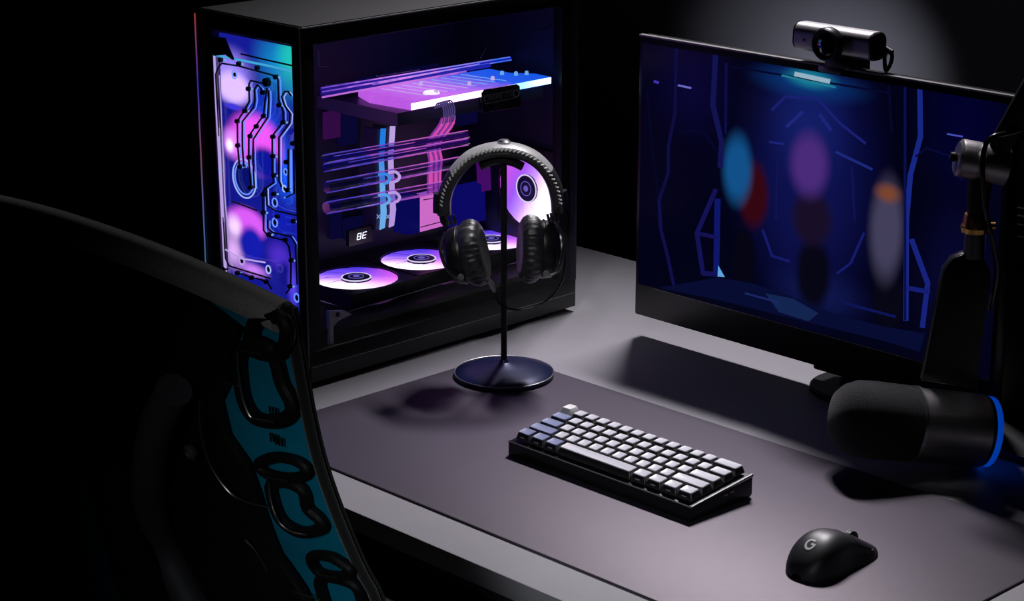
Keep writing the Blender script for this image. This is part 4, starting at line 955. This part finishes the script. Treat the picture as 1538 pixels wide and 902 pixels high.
m = MB(); bar(m, (pb.x, pb.y, 0.39), e1, 0.024, 0.028); m.build('lower_arm', 'black_metal', boom)
m = MB(); m.lathe([(0, -0.02), (0.022, -0.02), (0.022, 0.02), (0, 0.02)], e1, RGT, 28); m.build('elbow_joint', 'black_metal', boom)
for y in (312, 324, 337, 355):
    p = PY(1533, y, pb.y-0.0185); m = MB(); m.box(p, (0.009, 0.0008, 0.0016)); m.build('post_mark', 'grey_rubber', boom, smooth=False)
m = MB(); m.tube([pq(*q)-nrm*w for q, w in (((1540, 188), 0.010), ((1512, 194), 0.018), ((1486, 198), 0.024), ((1474, 208), 0.026), ((1469, 230), 0.027), ((1469, 260), 0.026), ((1474, 300), 0.020), ((1482, 340), 0.018), ((1490, 370), 0.010), ((1497, 410), 0.0), ((1492, 470), -0.02))], 0.0032, 10, smooth=6)
tag(m.build('microphone_cable', 'black_gloss'), 'black cable running over the boom joint down to the microphone', 'cable')

# ------------------------------------------------------------------ office chair seen from behind
ch = empty('office_chair', (0.36, -0.62, DZ)); tag(ch, 'black office chair with teal ribbed back shell standing before the desk', 'office chair')
XE = 0.600
edge_px = [(444, 462), (452, 510), (461, 560), (474, 630), (492, 702), (520, 780), (550, 850), (578, 905)]
edge = [PX(x, y, XE) for x, y in edge_px]
last = edge[-1]
edge += [last + Vector((0, 0.02, -0.08)), last + Vector((0, 0.03, -0.18)), last + Vector((0, 0.02, -0.27))]
E = catmull(edge, 4)
WB = 0.50
ztop, zbot = E[0].z, E[-1].z
def back(s, t, off=0.0):
    """s 0 right edge .. 1 left edge, t 0 top .. 1 bottom; off pushes towards the sitter"""
    i = t*(len(E)-1); k = min(int(i), len(E)-2); p = E[k].lerp(E[k+1], i-k)
    w = math.sin(math.pi*s)
    crown = 0.022*(1-(2*s-1)**2)*max(0.0, 1-t*2.5)
    return Vector((XE-WB*s, p.y - 0.016*w + off - 0.019, p.z + crown))
m = MB()
def cush(th, off):
    mb = MB(); nu, nv = 26, 30
    g = [[[mb.bm.verts.new(back(i/(nu-1), j/(nv-1), off + k*th)) for j in range(nv)] for i in range(nu)] for k in (0, 1)]
    for k in (0, 1):
        for i in range(nu-1):
            for j in range(nv-1): mb.bm.faces.new((g[k][i][j], g[k][i+1][j], g[k][i+1][j+1], g[k][i][j+1]))
    for i in range(nu-1):
        for j in (0, nv-1): mb.bm.faces.new((g[0][i][j], g[0][i+1][j], g[1][i+1][j], g[1][i][j]))
    for j in range(nv-1):
        for i in (0, nu-1): mb.bm.faces.new((g[0][i][j], g[0][i][j+1], g[1][i][j+1], g[1][i][j]))
    return mb
cush(0.008, 0.0135).build('back_cushion', 'chair_fabric', ch)
m = MB(); m.grid(lambda u, v: back(0.21 + 0.58*u, 0.01+0.97*v, 0.009), 20, 28); m.build('centre_panel', 'chair_plastic', ch)
m = MB(); m.grid(lambda u, v: back(1.0-(0.012+0.22*u), 0.045+0.94*v, 0.011 - 0.0), 10, 28); m.build('teal_shell', 'teal_shell', ch)
m = MB(); m.grid(lambda u, v: back(0.012+0.22*u, 0.045+0.94*v, 0.011), 10, 28); tb = m.build('teal_shell', 'teal_shell', ch)
m = MB(); m.tube([back(0.012+0.976*k/30, 0.0, 0.012)-Vector((0, 0, 0.008)) for k in range(31)], 0.013, 12); m.build('top_roll', 'chair_fabric_lit', ch)
m = MB(); m.tube([back(0, t/24, 0.012) for t in range(24, -1, -1)] + [back(s/24, 0, 0.014) for s in range(1, 25)] + [back(1, t/24, 0.012) for t in range(1, 25)], 0.0045, 12); m.build('edge_piping', 'chair_fabric', ch)
# plane of the back near its right edge, for placing the ribs
pA, pB = edge[0]-Vector((0, 0.019, 0)), edge[7]-Vector((0, 0.019, 0))
tn = Vector((1, 0, 0)).cross((pB-pA)).normalized()
if tn.y > 0: tn = -tn
def CP(x, y, off=0.0):
    p = PN(x, y, pA, tn)
    for _ in range(3):                       # settle on the curved shell
        s_ = min(1.0, max(0.0, (XE-p.x)/WB)); lo, hi = 0.0, 1.0
        for _k in range(18):
            t_ = (lo+hi)/2
            if back(s_, t_).z > p.z: lo = t_
            else: hi = t_
        q = back(s_, lo, 0.008)
        p = PN(x, y, q + tn*(0.004+off), tn)
    return p
cenx = XE-WB/2
def mirror(pts): return [Vector((2*cenx-p.x, p.y, p.z)) for p in pts]
loops = [
 ([(385, 482), (420, 476), (432, 500), (418, 530), (378, 522)], 0.0075),
 ([(361, 530), (361, 570), (369, 606), (386, 628), (414, 632), (436, 622), (438, 604), (424, 575), (416, 545), (408, 524), (384, 514)], 0.0072),
 ([(388, 696), (414, 686), (446, 692), (462, 706), (452, 715), (430, 717), (402, 711)], 0.0055),
 ([(408, 726), (410, 750), (421, 778), (440, 794), (461, 799), (484, 791), (480, 779), (462, 762), (455, 736), (432, 724)], 0.0062),
 ([(467, 836), (494, 835), (519, 849), (527, 858), (510, 865), (480, 859)], 0.0055),
 ([(481, 868), (486, 898), (500, 925), (530, 940), (556, 930), (545, 905), (535, 880), (508, 868)], 0.006)]
for pts, r in loops:
    P3 = [CP(*q) for q in pts]
    for PP in (P3, mirror(P3)):
        m = MB(); m.tube(PP, r*0.82, 10, closed=True, smooth=5, upd=tuple(tn)); m.build('back_rib', 'chair_plastic', ch)
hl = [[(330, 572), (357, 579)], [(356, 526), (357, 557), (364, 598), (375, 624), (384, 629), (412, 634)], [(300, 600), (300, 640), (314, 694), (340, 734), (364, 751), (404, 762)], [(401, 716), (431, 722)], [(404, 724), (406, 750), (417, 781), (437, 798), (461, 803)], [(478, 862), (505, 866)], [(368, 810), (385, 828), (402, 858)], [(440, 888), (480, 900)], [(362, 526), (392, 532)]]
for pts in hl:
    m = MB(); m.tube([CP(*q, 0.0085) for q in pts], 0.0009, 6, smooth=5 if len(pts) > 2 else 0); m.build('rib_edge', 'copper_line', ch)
spine = [(366, 490), (352, 530), (356, 560), (336, 600), (348, 650), (376, 690), (394, 740), (404, 775), (425, 830), (462, 880), (500, 960), (380, 980), (300, 900), (250, 700), (240, 560), (260, 440), (300, 440)]
m = MB(); m.prism([CP(*q, -0.003) for q in spine], tn*0.008, bev=0.002); m.build('back_plate', 'chair_plastic', ch)
for pts, r in (([(262, 585), (236, 640), (226, 700), (226, 760), (242, 815), (270, 872), (305, 940)], 0.015),):
    P3 = [CP(*q, 0.020) for q in pts]
    m = MB(); m.tube(P3, r, 12, smooth=6); m.build('spine_tube', 'chair_frame_grey', ch)
m = MB(); m.lathe([(0.0, 0.0), (0.006, 0.0), (0.0072, 0.004), (0.004, 0.006), (0.0035, 0.003), (0, 0.003)], CP(290, 676, 0.006), tn, 18); m.build('adjuster_knob', 'chair_frame_grey', ch)
for q in (((405, 622), (423, 622)), ((406, 662), (424, 668)), ((414, 667), (432, 672))):
    for k in range(3):
        m = MB(); m.tube([CP(q[0][0]+k*5, q[0][1]+k*1.5-12, -0.0025), CP(q[0][0]+k*5+1, q[0][1]+k*1.5, -0.0025)], 0.0008, 6); m.build('shell_slot', 'chair_plastic', tb)
# seat, column and base (below the frame)
zs = last.z-0.30
m = MB(); m.box((0.35, -0.55, zs+0.0), (0.50, 0.46, 0.07), bev=0.03, seg=4); m.build('seat', 'chair_fabric', ch)
m = MB(); m.tube([(cenx, back(0.5, 0.5).y-0.02, back(0.5, 0.5).z), (cenx, back(0.5, 0.8).y-0.04, back(0.5, 0.8).z), (cenx, -0.72, zs-0.03), (cenx, -0.58, zs-0.06)], 0.022, 12, smooth=5); m.build('back_support', 'chair_plastic', ch)
m = MB(); m.cyl((0.35, -0.58, DZ+0.08), (0.35, -0.58, zs-0.02), 0.028); m.build('gas_column', 'black_metal', ch)
for k in range(5):
    a = k*2*math.pi/5+0.3; d = Vector((math.cos(a), math.sin(a), 0)); c0 = Vector((0.35, -0.58, DZ+0.10))
    m = MB(); m.tube([c0, c0+d*0.16+Vector((0, 0, -0.02)), c0+d*0.30+Vector((0, 0, -0.045))], [0.026, 0.020, 0.014], 10); m.build('base_leg', 'chair_plastic', ch)
    w0 = c0+d*0.30; s_ = d.cross(Vector((0, 0, 1)))
    m = MB(); m.cyl(Vector((w0.x, w0.y, DZ+0.028))-s_*0.02, Vector((w0.x, w0.y, DZ+0.028))+s_*0.02, 0.028); m.build('caster', 'black_plastic', ch)
